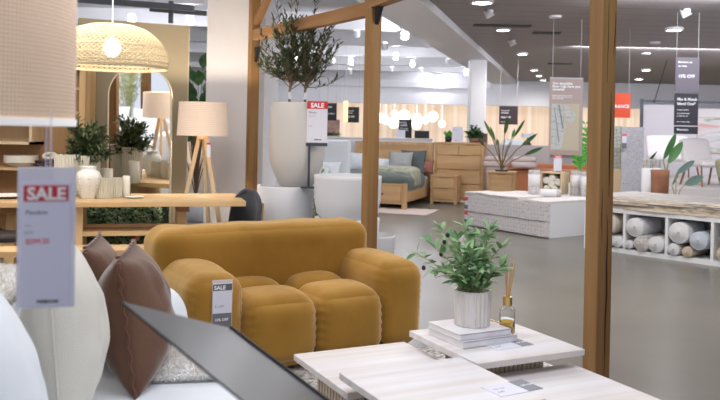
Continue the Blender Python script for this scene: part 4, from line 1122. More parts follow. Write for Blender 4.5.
# bedside chest and tallboy
def chest(name, cat, loc, w_, d_, h_, rows, label, rz=A18, m=None):
    t = thing(name, label, cat, loc, rz=rz)
    obj('body', B().box(0, w_, .012, d_, .05, h_-.035), oakb, t); obj('top', B().box(-.012, w_+.012, -.01, d_, h_-.035, h_), oakb, t, bevel=.003)
    for fx, fy in ((0, 0), (w_-.06, 0), (0, d_-.06), (w_-.06, d_-.06)): obj('foot', B().box(fx, fx+.06, fy, fy+.06, 0, .05), oakbz, t)
    obj('front_frame', B().box(.045, w_-.045, 0, .02, .05, .085).box(0, .045, 0, .014, .05, h_-.035).box(w_-.045, w_, 0, .014, .05, h_-.035), oakbz, t)
    z = .10; tot = h_-.035-.11; ssum = sum(r[0] for r in rows)
    for hh, cols in rows:
        dh = tot*hh/ssum
        for c_ in range(cols):
            cw = (w_-.10)/cols; x0 = .05+c_*cw
            dr = obj('drawer', B().box(x0+.006, x0+cw-.006, -.010, .012, z+.006, z+dh-.008), oakb, t, bevel=.004)
            obj('pull', B().box(x0+cw*.3, x0+cw*.7, -.012, -.008, z+dh-.012, z+dh-.002), walnut_x, dr)
        z += dh
    return t
nb = G(428.5, 203.2)
chest('bedside_chest', 'bedside table', (nb.x+.03, nb.y-.05, 0), .56, .42, .60, [(1, 1), (1, 1)], 'low two-drawer oak bedside chest beside the bed')
tb = D(434.5, 142, 17.0)
TBW = 1.06
chest('tallboy', 'chest of drawers', (tb.x, 17.0, 0), TBW, .45, 1.29, [(1, 1), (1, 1), (1, 1), (.75, 2)], 'tall oak chest of drawers with two small drawers on top')
def on_tall(x, y): return Vector((tb.x+x*math.cos(A18)-y*math.sin(A18), 17.0+x*math.sin(A18)+y*math.cos(A18), 1.2905))
def sword(name, loc, n, L_, W_, m, label, seed, potm=None, potr=.07, poth=.12, spread=.5):
    random.seed(seed); t = thing(name, label, 'plant', loc); lf = B()
    for i in range(n):
        a = i*2.4; d_ = Vector((spread*math.cos(a), spread*math.sin(a), 1)).normalized()
        lf.leaf((0.01*math.cos(a), 0.01*math.sin(a), poth-.02), d_, (math.cos(a), math.sin(a), .3), L_*random.uniform(.6, 1.1), W_, random.uniform(0, .3), 5)
    obj('foliage', lf, m, t, smooth=True)
    obj('pot', B().lathe([(potr*.8, 0), (potr, poth), (potr*.85, poth), (potr*.85, poth-.03), (0, poth-.03)], 24), potm or black, t, smooth=True)
    return t
sword('paddle_plant', on_tall(.26, .2), 5, .22, .12, leafb, 'paddle-leaved green plant in black pot, left on the tallboy', 3, black, .08, .12, .8)
t = thing('tabletop_sign', 'white card sign standing on the tallboy', 'sign', on_tall(.48, .1), rz=A18)
obj('board', B().box(-.115, .115, -.01, .01, 0, .33), paper, t); text('New', .04, -.085, -.012, .25, inkg, t); text('FREEDOM', .022, -.06, -.012, .03, ink, t)
bushy('zz_plant', on_tall(.83, .2)+Vector((0, 0, .08)), .22, .18, .30, 26, 4, .09, .045, leafd, bark, 'bushy dark green plant at the right of the tallboy', 8, 0)
tag(obj('plant_bowl', B().lathe([(.10, 0), (.13, .10), (.11, .10), (0, .06)], 24), mat('terracotta_dark', (.25, .14, .10), .7), loc=on_tall(.83, .2), smooth=True), 'brown bowl pot under the bushy plant on the tallboy', 'plant pot')
tag(obj('picture_stand', B().box(-.09, .09, -.01, .01, 0, .2), mat('brown_frame', (.22, .15, .13), .5), loc=on_tall(1.0, .3), rot=(R(-8), 0, A18)), 'small brown framed board at the tallboy right edge', 'picture frame')

# partition ledge behind the bed
l0 = D(300, 139.5, 17.6); l1 = D(434, 141, 17.6)
struct('wall_ledge', B().box(l0.x-1.2, l1.x-.02, 17.75, 18.0, 0, 1.325), white)
struct('trim_5', B().box(l0.x-1.2, l1.x-.01, 17.72, 18.03, 1.325, 1.35), white)
def black_sign(name, px0, py0, px1, py1, Y, lines, label, stand=False, m=None, zbase=None, wires=0, rz=0.0, cat='sign', bar=None):
    c = D((px0+px1)/2, py1, Y); w_ = (px1-px0)*Y/F; h_ = (py1-py0)*Y/F
    z = c.z if zbase is None else zbase
    t = thing(name, label, cat, (c.x, Y, z), rz=rz)
    obj('board', B().box(-w_/2, w_/2, -.012, .012, 0, h_), m or mat('sign_black', (.02, .02, .023), .5), t)
    for s, sz, zz in lines: text(s, sz*h_, -w_/2+w_*.10, -.014, h_*zz, wtxt, t, bold=.02)
    if wires:
        b_ = B()
        for x in (-w_*.46, w_*.46): b_.cyl((x, 0, h_), (x, 0, wires-z), .004, seg=5)
        obj('wire', b_, mat('wire_grey', (.5, .5, .52), .4), t)
    return t
LZ = 1.351
black_sign('tabletop_sign', 398.5, 123.5, 411.5, 142, 17.9, [('STYLE', .13, .78), ('GUIDE', .13, .64), ('ask our team', .08, .5), ('in store today', .08, .4)], 'tall black sign with white text on the ledge behind the bed', zbase=LZ)
black_sign('tabletop_sign', 396.2, 134, 405, 142, 17.8, [], 'small white card before the tall black sign', m=paper, zbase=LZ)
t = black_sign('tablet_screen', 414.5, 134.5, 429, 142, 17.9, [], 'dark tablet screen lying back on the ledge behind the bed', zbase=LZ, cat='tablet')
t = thing('leafy_sprig', 'small dark green plant on the ledge left of the middle post', 'plant', (D(330, 140, 17.9).x, 17.9, LZ))
lf = B(); random.seed(4)
for i in range(60): lf.leaf((random.uniform(-.2, .2), 0, .02), (random.uniform(-1, 1), random.uniform(-.5, .5), random.uniform(.1, .8)), (0, 0, 1), .12, .04, .2, 2)
obj('foliage', lf, leafd, t)

# upholstered white bed left of the middle post
hb = D(336, 178, 13.2)
t = thing('upholstered_bed', 'white upholstered bed with rounded headboard left of the middle post', 'bed', (hb.x-.03, 13.2, 0), rz=R(-12))
obj('headboard', B().soft(-.30, .27, -.06, .06, .0, 1.33, .055, n=12), linen, t, smooth=True)
obj('mattress', B().soft(-.50, .22, -1.5, -.06, .2, .66, .1, (0, 0, .02), n=12), linen, t, smooth=True)
for x, y, w_, m_, lab, ln in ((-.05, -.26, .44, linen, 'white knotted pillow on the upholstered bed', 22), (-.34, -.35, .42, creamf, 'cream textured pillow, left on the upholstered bed', 25), (-.18, -.66, .46, linen, 'white low pillow in front on the upholstered bed', 50)):
    p = Vector((hb.x-.05+x*math.cos(R(-12))-y*math.sin(R(-12)), 13.2+x*math.sin(R(-12))+y*math.cos(R(-12)), .665))
    t2 = thing('bed_pillow', lab, 'pillow', p, rz=R(-12)); obj('cover', B().pillow(w_, w_*.75, .2, T(rot=(R(-ln), 0, 0)), seed=int(10*w_), n=16, pinch=.08), m_, t2, smooth=True)
p = D(365.5, 172, 14.2)
# small framed items between
black_sign('wall_art', 356.5, 146, 366, 163, 17.6, [], 'small framed print leaning left of the middle post', m=mat('print_blue', (.35, .38, .50), .5, var=(5, (.75, .68, .66))), cat='picture')

# signs hanging near the far alcove
black_sign('hanging_sign', 327, 103, 336.5, 120.5, 20.0, [('MIX', .13, .72), ('2 FOR 1', .11, .35)], 'black hanging sign directly right of the white sale sign', wires=3.8)
t = black_sign('hanging_sign', 344.5, 107, 359, 122.5, 20.0, [('Save on all', .11, .72), ('bedroom', .11, .58), ('20% OFF', .15, .32)], 'black hanging sign left of the middle timber post', wires=3.8)
q = D(345.5, 122, 19.6)
t = thing('pendant_tube', 'slim vertical glowing gold tube pendant by the black sign', 'pendant lamp', (q.x, 19.6, q.z))
obj('tube', B().cyl((0, 0, 0), (0, 0, .52), .05), mat('gold_glow', (1, .85, .3), .3, emit=(1, .82, .35), estr=1.3), t); obj('cord', B().cyl((0, 0, .5), (0, 0, 3.8-q.z), .006, seg=6), white, t)
black_sign('artwork', 318, 119.5, 339.5, 140, 22, [], 'dusky brown landscape picture behind the white sale sign', m=mat('dusky_art', (.20, .12, .115), .6, var=(2.2, (.45, .27, .21), (1, 1, 4))), cat='picture', wires=3.8)
black_sign('hanging_sign', 499, 106, 517.5, 124.5, 19.0, [('Save on all', .10, .72), ('armchairs', .10, .60), ('20% OFF', .14, .34), ('Members', .06, .12)], 'black hanging sign above the spiky potted plant', wires=3.52, m=mat('sign_plum', (.045, .03, .035), .5))

# globe pendants
for i, (px, py, r, w_) in enumerate([(394.5, 113.6, 3.2, 'small, top left of the cluster'), (404, 116, 6, 'large, second from top'), (393.6, 123, 5.6, 'large, lowest at left'), (386, 120.5, 4, 'next to the middle timber post'),
                         (380, 118, 5, 'partly behind the middle timber post'), (417, 119, 5.4, 'upper of the pair in the middle'), (416.5, 124.5, 5.2, 'lower of the pair in the middle'), (425.3, 120.6, 3.5, 'small, between two large ones'),
                         (432.8, 116.6, 5.4, 'large, at the right of the cluster'), (442, 124, 3.6, 'small, farthest right')]):
    Y = 29.5+(i % 3)*.5; c = D(px, py, Y); r_ = r*Y/F
    t = thing('globe_pendant', 'white glowing glass globe pendant, '+w_, 'pendant lamp', c)
    obj('globe', B().ball((0, 0, 0), r_, 24), globew, t, smooth=True); obj('cord', B().cyl((0, 0, r_*.95), (0, 0, 2.62-c.z), .008, seg=6), white, t)

# ================================================================== CENTRE: rug plinth with samples
bA = R(-38)
cn = G(548, 238.5)
t = thing('rug_plinth', 'white square plinth with patterned rugs draped down its front', 'display plinth', (cn.x, cn.y, 0), rz=bA+math.pi/2 if False else 0)
e1 = Vector((math.cos(R(180)-R(-0)+R(-54)), math.sin(R(126)), 0))
e1 = (G(468, 225.6)-cn); e1.z = 0; Lf = e1.length; e1.normalize(); e2 = Vector((e1.y, -e1.x, 0)); 
if e2.x < 0: e2 = -e2
angp = math.atan2(e2.y, e2.x)      # local x = along the right face, local y = along the front
t.rotation_euler = (0, 0, angp)
Ls = 1.25; Hp = .50
whiteb = mat('plinth_white', (.80, .81, .83), .5)
obj('body', B().box(0.03, Ls, 0.0, Lf, 0, Hp-.03), whiteb, t); obj('top', B().box(0, Ls+.01, 0, Lf, Hp-.03, Hp), whiteb, t)
def pattern(name, c1, c2, sc_=9):
    m = bpy.data.materials.new(name); m.use_nodes = True; nt = m.node_tree; N = nt.nodes; L = nt.links; b = N['Principled BSDF']
    tc = N.new('ShaderNodeTexCoord'); v = N.new('ShaderNodeTexVoronoi'); v.feature = 'DISTANCE_TO_EDGE'; v.inputs['Scale'].default_value = sc_; v.inputs['Randomness'].default_value = .35
    n = N.new('ShaderNodeTexNoise'); n.inputs['Scale'].default_value = 22; n.inputs['Detail'].default_value = 5
    L.new(tc.outputs['Object'], v.inputs['Vector']); L.new(tc.outputs['Object'], n.inputs['Vector'])
    ad = N.new('ShaderNodeMath'); ad.operation = 'MULTIPLY_ADD'; ad.inputs[1].default_value = 2.2; L.new(v.outputs['Distance'], ad.inputs[0]); L.new(n.outputs['Fac'], ad.inputs[2])
    r = N.new('ShaderNodeValToRGB'); r.color_ramp.elements[0].position = .5; r.color_ramp.elements[1].position = .72
    r.color_ramp.elements[0].color = (*c1, 1); r.color_ramp.elements[1].color = (*c2, 1)
    L.new(ad.outputs[0], r.inputs[0]); L.new(r.outputs[0], b.inputs['Base Color']); b.inputs['Roughness'].default_value = .95; return m
pm = pattern('faded_persian', (.50, .48, .52), (.70, .675, .685), 17)
def wob_slab(x0, x1, y0, y1, z0, z1, seed, n_=26, amp=.012):
    b_ = B(); rows = []
    for k in range(n_+1):
        y = y0+(y1-y0)*k/n_; w1 = amp*noise.noise(Vector((seed, y*4, 0))); w2 = amp*noise.noise(Vector((seed+9, y*4, 0)))
        rows.append([b_.bm.verts.new(c) for c in ((x0+w1*.5, y, z0+w1), (x1, y, z0+w1), (x1, y, z1+w2), (x0+w2*.5, y, z1+w2))])
    for a, c in zip(rows, rows[1:]):
        for k in range(4): b_.bm.faces.new((a[k], a[(k+1) % 4], c[(k+1) % 4], c[k]))
    b_.bm.faces.new(rows[0]); b_.bm.faces.new(rows[-1][::-1]); return b_
def place(o, P_, ang_): o.location = P_; o.rotation_euler = (0, 0, ang_)
P0 = Vector((cn.x, cn.y, 0))
o = tag(obj('draped_rug', wob_slab(-.045, .028, .0, Lf+.02, .02, .235, 3), pm), 'patterned faded rug hanging as the lower tier of the plinth front', 'rug'); place(o, P0, angp)
o = tag(obj('draped_rug', wob_slab(-.055, .028, -.01, Lf+.03, .245, .50, 5), pm), 'patterned faded rug hanging as the upper tier of the plinth front', 'rug'); place(o, P0, angp)
o = tag(obj('rug_sample_stack', wob_slab(-.05, Ls-.02, .0, Lf+.02, .501, .53, 15), mat('rug_top', (.68, .65, .64), .95, var=(6, (.78, .75, .73)))), 'pale rug laid flat over the top of the white plinth', 'rug'); place(o, P0, angp)
o = tag(obj('rug_sample_stack', wob_slab(-.06, .5, .55, Lf+.03, .5305, .55, 25), MAT['rug_top']), 'small folded rug sample lying at the left of the plinth top', 'rug'); place(o, P0, angp)
for z0, w_ in ((.30, 'upper'), (.07, 'lower')):
    q = G(466, 224)
    t = thing('price_tag', 'red and grey hang tag on the %s rug at the plinth left corner' % w_, 'price tag', (0, 0, 0))
    place(t, P0+e1*(Lf+.02)+Vector((0, 0, z0-.02))-e2*.06, angp-math.pi/2)
    obj('card', B().box(-.0, .075, -.004, .0, 0, .19), paper, t); obj('header', B().box(0, .075, -.006, -.004, .13, .19), redt, t); obj('footer', B().box(0, .075, -.006, -.004, 0, .06), MAT['footer_grey'], t)
ZP = .531
def PP(px, py, z=ZP): return G(px, py, z)
rollm = mat('roll_white', (.78, .77, .78), .7); rollg = pattern('roll_grey', (.35, .33, .34), (.6, .58, .57), 22)
def rolled(px, py, r, h, label, tagm=True):
    p = PP(px, py)
    t = thing('rolled_rug', label, 'rolled rug', p, rz=R(20))
    obj('roll', B().lathe([(r*.96, 0), (r, .01), (r, h-.01), (r*.9, h), (r*.7, h-.004), (r*.6, h), (r*.4, h-.004), (0, h)], 28), rollg, t, smooth=False)
    obj('wrapper', B().lathe([(r+.003, .12), (r+.003, h-.07)], 28), rollm, t, smooth=True)
    return t
rolled(534, 194, .095, .39, 'upright rolled rug with white wrapper, leftmost on the plinth')
rolled(575.5, 195, .085, .39, 'upright rolled rug with white wrapper, left one of the pair by the timber post')
rolled(586, 196.5, .085, .39, 'upright rolled rug with white wrapper, touching the timber post')
p = PP(550, 197)
t = thing('rolled_rug', 'small white rolled mat lying in front of the wooden crate', 'rolled rug', (p.x, p.y, ZP), rz=R(-3))
Mh = T(rot=(0, R(90), 0))
obj('roll', B().lathe([(.055, -.16), (.06, -.155), (.06, .155), (.055, .16), (.03, .15), (0, .16)], 24, loc=(0, 0, 0), M=T(loc=(0, 0, .062)) @ Mh), rollm, t); obj('wrapper', B().lathe([(.063, .09), (.063, .16)], 24, M=T(loc=(0, 0, .062)) @ Mh), rollg, t)
p = PP(541, 194)
t = thing('wooden_crate', 'open wooden crate packed with white rolls on the plinth', 'crate', (p.x, p.y+.05, ZP), rz=R(-33))
obj('side', B().box(0, .35, 0, .02, 0, .36) if False else B().box(0, .02, 0, .36, 0, .36).box(.33, .35, 0, .36, 0, .36).box(.02, .33, .0, .36, 0, .02).box(.02, .33, 0, .36, .34, .36).box(.02, .33, .34, .36, .02, .34), pale_z, t)
for (x, z) in ((.085, .085), (.215, .08), (.275, .20), (.08, .22), (.175, .265), (.17, .165)):
    q = Vector((x, 0, z)); rr = .06
    t2 = thing('towel_roll', 'white rolled towel packed in the open wooden crate', 'towel', (p.x+x*math.cos(R(-33))-.0, p.y+.05+x*math.sin(R(-33)), ZP+z), rz=R(-33), group='white rolls in the wooden crate')
    obj('roll', B().lathe([(.0, -.03), (.02, -.02), (.035, -.03), (.05, -.02), (.06, 0.0), (.06, .28)], 20, M=T(loc=(0, .05, 0), rot=(R(-90), 0, 0))), creamf, t2)
# small stand sign
p = D(554.5, 167, 13.2)
t = thing('sale_sign', 'small white sale sign with red top standing on the crate', 'sign', (p.x-.02, PP(541, 194).y+.12, ZP+.361))
obj('board', B().box(-.065, .065, -.006, .006, 0.0, .27), paper, t); obj('header', B().box(-.065, .065, -.009, -.006, .225, .27), redt, t); text('SALE', .04, 0, -.010, .232, wtxt, t, align='CENTER', bold=.03)
obj('foot', B().box(-.04, .04, -.05, .05, 0, .008), darkm, t)
sword('fern_plant', (PP(580, 193).x+.05, 14.2, .0), 1, .1, .05, leafb, 'bright green leafy plant behind the rolled rugs by the timber post', 2, whiteb, .14, .62)
random.seed(33)
p = D(580, 165, 14.2)
t = thing('zz_plant', 'bright green upright leafy plant beside the timber post', 'plant', (p.x, 14.2, .75)); lf = B(); st = B()
for i in range(9):
    a = i*2.4; e = Vector((.30*math.cos(a), .2*math.sin(a), random.uniform(.75, 1.0)))
    pts = [Vector((e.x*q**1.4, e.y*q**1.4, e.z*q)) for q in [k/9 for k in range(10)]]
    st.tube(pts, .01, 6, .005)
    for k in range(2, 10):
        for sg in (-1, 1): lf.leaf(pts[k], Vector((sg*.9, -.1*sg, .55)), (0, -1, .2), .13, .05, .1, 3)
obj('foliage', lf, leafb, t); obj('stem', st, leafb, t); obj('pot', B().lathe([(.12, -.12), (.15, .05), (.13, .05), (0, .02)], 24), whiteb, t)
tag(obj('plant_stand', B().box(-.2, .2, -.2, .2, 0, .63), whiteb, loc=(p.x, 14.2, 0)), 'white cube stand carrying the bright green upright plant', 'stand')

# bird of paradise on a rattan-front table, terracotta sofa behind
p = D(487.5, 190, 14.5)
t = chest('side_chest', 'side table', (p.x, 14.5, 0), .50, .40, .80, [(1, 1), (1, 1)], 'small two-drawer oak side table with spiky plant on top', rz=R(-15))
cp = Vector((p.x+.27, 14.6, .80))
t = thing('spiky_plant', 'tall arching strap-leaved plant on the small oak side table', 'plant', cp); st = B(); lf = B(); random.seed(14)
Yp = 14.6
for (px, py, kind) in ((484, 122, 1), (491, 128, 1), (507, 118, 2), (523.5, 121.5, 1), (536, 135, 3), (541, 148.5, 4), (497, 140, 0), (515, 130, 0), (478, 140, 0)):
    e = D(px, py, Yp)-cp
    pts = [Vector((e.x*q**1.25, (e.y+random.uniform(-.12, .12))*q, .02+(e.z)*q**.9)) for q in [k/8 for k in range(9)]]
    st.tube(pts, .011, 6, .006)
    i0 = 5 if kind else 6
    L_ = (pts[-1]-pts[i0]).length*1.05; lf.leaf(pts[i0], pts[-1]-pts[i0], (0, -1, .1), L_, .075 if kind >= 2 else .055, .05, 5)
obj('foliage', lf, mat('leaf_deep', (.05, .13, .035), .45), t, smooth=True); obj('stem', st, mat('stem_brown', (.14, .11, .04), .7), t)
obj('soil', B().lathe([(.12, 0), (.12, .025)], 20), soil, t)
terra = mat('terracotta_fabric', (.52, .20, .10), .9, sheen=.3)
p = G(520, 197)
q0 = D(482, 176, 17.2)
t = thing('sofa', 'terracotta orange sofa behind the white plinth', 'sofa', (q0.x+.35, 16.4, 0), rz=R(-18))
obj('seat', B().soft(0, 1.9, 0, .8, 0, .78, .1, n=10), terra, t, smooth=True); obj('backrest', B().soft(-.05, 1.95, .62, .9, .1, .88, .1, n=10), terra, t, smooth=True)
obj('arm', B().soft(-.1, .12, 0, .85, .1, .62, .08, n=8), terra, t, smooth=True)
for px, m_, lab in ((497, mat('pink_linen', (.62, .50, .48), .9), 'dusty pink folded blanket at the left on the orange sofa'), (525, mat('blush_linen', (.70, .60, .58), .9), 'pale blush folded towels on the orange sofa')):
    c = D(px, 172, 16.3)
    t2 = thing('folded_blanket', lab, 'blanket', (c.x, 16.35, .80), rz=R(-18))
    obj('fold', B().soft(-.26, .26, -.2, .2, 0, .13, .05, n=8), m_, t2, smooth=True); obj('fold', B().soft(-.24, .24, -.18, .18, .12, .23, .05, n=8), m_, t2, smooth=True)
q = D(505, 146, 18.4)
struct('wall_low', B().box(D(487, 146, 18.6).x, D(549, 146, 18.6).x, 18.5, 18.7, 0, D(515, 145, 18.6).z), mat('greige', (.50, .45, .45), .7))
# dark pots and shade in front of the timber wall
for px, lab, w_ in ((505, 'white armchair back glimpsed under the black hanging sign', 9), (528, 'white drum shade lamp in front of the timber wall', 12)):
    c = D(px, 135, 22)
    if 'lamp' in lab:
        t = thing('table_lamp', lab, 'lamp', (c.x, 22, 1.10)); obj('lamp_shade', B().lathe([(.19, .30), (.17, .42)], 32), linen, t); obj('base', B().lathe([(.09, 0), (.11, .08), (.05, .2), (.02, .3)], 24), black, t, smooth=True)
    else:
        t = thing('armchair', lab, 'chair', (c.x, 20.6, 0)); obj('seat', B().soft(-.3, .3, -.3, .3, 0, .5, .08, n=8), linen, t, smooth=True); obj('backrest', B().soft(-.3, .3, .1, .3, .3, 1.35, .08, n=8), linen, t, smooth=True)
struct('wall_shelf', B().box(D(487, 146, 22).x, D(640, 146, 22).x, 21.6, 22.4, 1.0, 1.10), mat('greige', (.5, .45, .45)))
struct('wall_shelf_base', B().box(D(487, 146, 22).x, D(640, 146, 22).x, 21.9, 22.2, 0, 1.0), MAT['greige'])

# hanging banner
def banner():
    Y = 13.0; c = D(565, 155, Y); w_ = 33*Y/F; h_ = 77*Y/F
    t = thing('hanging_banner', 'tall translucent blush hanging banner about floor rugs', 'banner', (c.x, Y, c.z), rz=R(-3))
    obj('sheet', B().box(-w_/2, w_/2, -.003, .003, 0, h_), mat('banner_sheet', (.48, .38, .35), .7, alpha=.80), t)
    obj('rug_photo', B().box(-w_*.44, w_*.40, -.006, -.003, h_*.06, h_*.665), mat('banner_photo', (.50, .44, .33), .7), t)
    b_ = B()
    # folded grey rug printed on the photo
    b_.prism([(-w_*.43, .08*h_), (-w_*.43, .66*h_), (-w_*.14, .66*h_), (-w_*.05, .50*h_), (w_*.02, .36*h_), (-w_*.06, .24*h_), (-w_*.10, .10*h_), (-w_*.20, .07*h_)], -.008, -.006)
    b_.prism([(-w_*.10, .66*h_), (w_*.10, .62*h_), (w_*.33, .51*h_), (w_*.16, .40*h_), (w_*.02, .46*h_)], -.008, -.006)
    obj('printed_rug', b_, pattern('banner_rug', (.36, .375, .38), (.50, .51, .50), 9), t)
    b_ = B(); b_.prism([(-w_*.24, .65*h_), (-w_*.19, .65*h_), (-w_*.06, .36*h_), (-w_*.10, .33*h_)], -.0095, -.008); b_.prism([(-w_*.36, .62*h_), (-w_*.34, .62*h_), (-w_*.18, .18*h_), (-w_*.21, .15*h_)], -.0095, -.008)
    obj('printed_fold', b_, mat('fold_dark', (.24, .25, .25), .8), t)
    text('Our exquisite\nfloor rugs have you\ncovered', .058, -w_*.42, -.006, h_*.915, wtxt, t, bold=.03, spacing=.85)
    text('Explore the collection of hand\nwoven and machine made rugs\nin a range of sizes', .026, -w_*.42, -.006, h_*.765, wtxt, t, bold=.02)
    b_ = B(); 
    for x in (-w_*.42, w_*.42): b_.cyl((x, 0, h_), (x, 0, ZC-c.z), .004, seg=5)
    obj('wire', b_, MAT['wire_grey'], t); obj('rail', B().box(-w_/2, w_/2, -.008, .008, h_-.012, h_+.006), MAT['wire_grey'], t)
banner()
# grey stacked hanging signs
Y = 12.0
for (px0, py0, px1, py1, lines, lab, m_) in ((675, 57.5, 698.5, 92.5, [('Members get', .075, .84), ('an extra', .075, .73), ('15% OFF', .13, .42)], 'upper grey hanging sign reading 15% OFF', mat('sign_grey', (.16, .14, .165), .5)),
      (674, 93.5, 697.5, 125.5, [('Mix & Match', .12, .78), ('Island One*', .12, .64), ('Choose any fabric', .05, .47), ('and any finish made', .05, .36), ('to order for you', .05, .28), ('See in store for details', .045, .10)], 'middle dark hanging sign with small white text', mat('sign_dark', (.045, .042, .055), .5)),
      (674, 126.5, 697.5, 134, [('Members', .4, .45)], 'lowest narrow dark hanging sign of the stack of three', mat('sign_dark', (.045, .042, .055), .5))):
    black_sign('hanging_sign', px0, py0, px1, py1, Y, lines, lab, m=m_, wires=(ZC if py0 < 60 else D(686, py0-1, Y).z+.0))
# orange clearance sign, partly behind the timber post
t = black_sign('hanging_sign', 590, 93, 630, 117.5, 14.0, [], 'orange red CLEARANCE sign half hidden by the timber post', m=mat('sign_orange', (.78, .10, .04), .5), wires=ZC)
text('CLEARANCE', .080, .335, -.014, .175, wtxt, t, align='RIGHT', bold=.03)

# ================================================================== RIGHT: rug shelf
p0 = Vector((3.27, 10.2, 0)); us = Vector((.707, -.75, 0)).normalized(); ang = math.atan2(us.y, us.x)
org = p0+us*(.19-1*.555)
def RS(s, d, z=0): return org+us*s+Vector((-us.y, us.x, 0))*d+Vector((0, 0, z))
t = thing('rug_shelf', 'long low white cube shelf holding wrapped rolled rugs', 'shelf', org, rz=ang)
NL = 5; pit = .555; Hs = .565; DS = .62
obj('top_board', B().box(-.02, NL*pit+.02, 0, DS, Hs-.055, Hs), whiteb, t); obj('bottom_board', B().box(-.02, NL*pit+.02, 0, DS, .0, .06), whiteb, t)
obj('back_panel', B().box(-.02, NL*pit+.02, DS-.02, DS, .06, Hs-.055), whiteb, t)
for k in range(NL+1): obj('divider', B().box(k*pit-.018, k*pit+.018, 0, DS-.02, .06, Hs-.055), whiteb, t)
random.seed(6)
wrapm = mat('shrink_wrap', (.74, .74, .77), .25, spec=.8, bump=(16, 1.0)); coilc = mat('rug_coil', (.5, .45, .4), .9); wrapb = mat('blue_wrap', (.55, .60, .68), .3, bump=(16, 1.0)); wrapt = mat('tan_wrap', (.62, .52, .40), .5, bump=(16, .8))
spots = [(.62, .13, .08, wrapm, 'right cell of the far left'), (1.24, .17, .14, wrapm, ''), (1.30, .31, .14, wrapm, ''), (1.245, .0, 0, None, '')]
cells = [  # (cell offset s, z centre, radius, material, label)
    (pit-.44+.03, .19, .09, wrapt, 'tan ended wrapped rug at lower left, beside the timber post'),
    (pit-.22, .14, .075, wrapm, 'white wrapped rug in the leftmost visible cell, left one'),
    (pit-.09, .14, .075, wrapm, 'white wrapped rug in the leftmost visible cell, right one'),
    (pit-.24, .36, .135, mat('kraft', (.66, .60, .50), .6), 'large pale rolled rug above the two small ones, leftmost cell'),
    (1*pit+.15, .35, .12, wrapm, 'large wrapped rug, upper left in the middle cell'),
    (1*pit+.24, .155, .10, rollg, 'grey patterned wrapped rug, bottom centre of the middle cell'),
    (1*pit+.43, .165, .10, wrapm, 'white wrapped rug, bottom right of the middle cell'),
    (1*pit+.07, .125, .055, wrapm, 'small wrapped rug, bottom left of the middle cell'),
    (2*pit+.16, .34, .13, wrapm, 'large wrapped rug, upper left in the right cell'),
    (2*pit+.40, .27, .11, wrapb, 'bluish wrapped rug, upper right in the right cell'),
    (2*pit+.10, .135, .075, wrapm, 'small white wrapped rug, bottom left of the right cell'),
    (2*pit+.27, .125, .065, wrapt, 'tan wrapped rug, bottom centre of the right cell'),
    (3*pit+.14, .15, .085, wrapt, 'tan wrapped rug in the rightmost cell'),
    (3*pit+.36, .17, .10, wrapm, 'white wrapped rug in the rightmost cell, right one'),
    (3*pit+.18, .33, .09, rollg, 'grey wrapped rug above the tan one, rightmost cell')]
for s, z, r, m_, lab in cells:
    q = RS(s, -.03, z)
    t2 = thing('rolled_rug', lab, 'rolled rug', q, rz=ang)
    Mr = T(rot=(R(-90), 0, 0))
    pr_ = [(0, .012), (r*.25, 0), (r*.3, .012), (r*.5, 0), (r*.55, .012), (r*.75, 0), (r*.8, .012), (r*.92, .0), (r, .02), (r*1.02, .15), (r*.99, .3), (r*1.01, .45), (r, DS-.06)]
    obj('roll', B().lathe(pr_, 26, M=Mr), m_, t2, smooth=True)
    obj('coil', B().lathe([(r*.10, .006), (r*.14, .004), (r*.14, .001), (r*.10, .001)], 20, M=Mr), coilc, t2)
# stack of flat rugs on the shelf
ccs = [((.62, .56, .48), (.50, .43, .34)), ((.50, .38, .24), (.64, .54, .42)), ((.34, .30, .24), (.52, .47, .40)), ((.74, .68, .64), (.62, .55, .50)), ((.62, .48, .34), (.72, .62, .48)), ((.72, .70, .68), (.60, .57, .55))]
z = Hs+.001
for k in range(6):
    h = (.034, .022, .034, .022, .020, .026)[k]
    b_ = B(); rows = []; x0, x1 = .10+.05*random.random(), 2.7+.1*random.random(); y0 = -.035+.05*random.random(); n_ = 44
    dpt = 1.3-.06*k
    for i in range(n_+1):
        x = x0+(x1-x0)*i/n_; w1 = .045*noise.noise(Vector((x*1.6, k*3.3, 0))); fr = .014*random.uniform(-1, 1)
        rows.append([b_.bm.verts.new(c) for c in ((x, y0+fr+w1, z+.002*random.random()), (x, dpt, z), (x, dpt, z+h), (x, y0+fr*.8+w1+.01, z+h-.002*random.random()))])
    for a, c in zip(rows, rows[1:]):
        for j in range(4): b_.bm.faces.new((a[j], a[(j+1) % 4], c[(j+1) % 4], c[j]))
    b_.bm.faces.new(rows[0]); b_.bm.faces.new(rows[-1][::-1])
    o = tag(obj('flat_rug_sample', b_, mat('flatrug%d' % k, ccs[k][0], .95, var=(5, ccs[k][1], (1, 3, 1)), bump=(40, .6))), ['lowest', 'second from the bottom', 'third from the bottom', 'third from the top', 'second from the top', 'topmost'][k]+' flat rug of the stack on the white cube shelf', 'rug')
    place(o, org, ang); z += h+.001
ZT = z
tag(obj('shelf_support', B().box(.1, 2.78, DS+.01, 1.32, 0, Hs), whiteb, loc=org, rot=(0, 0, ang)), 'white rear plinth supporting the flat rug stack', 'plinth')
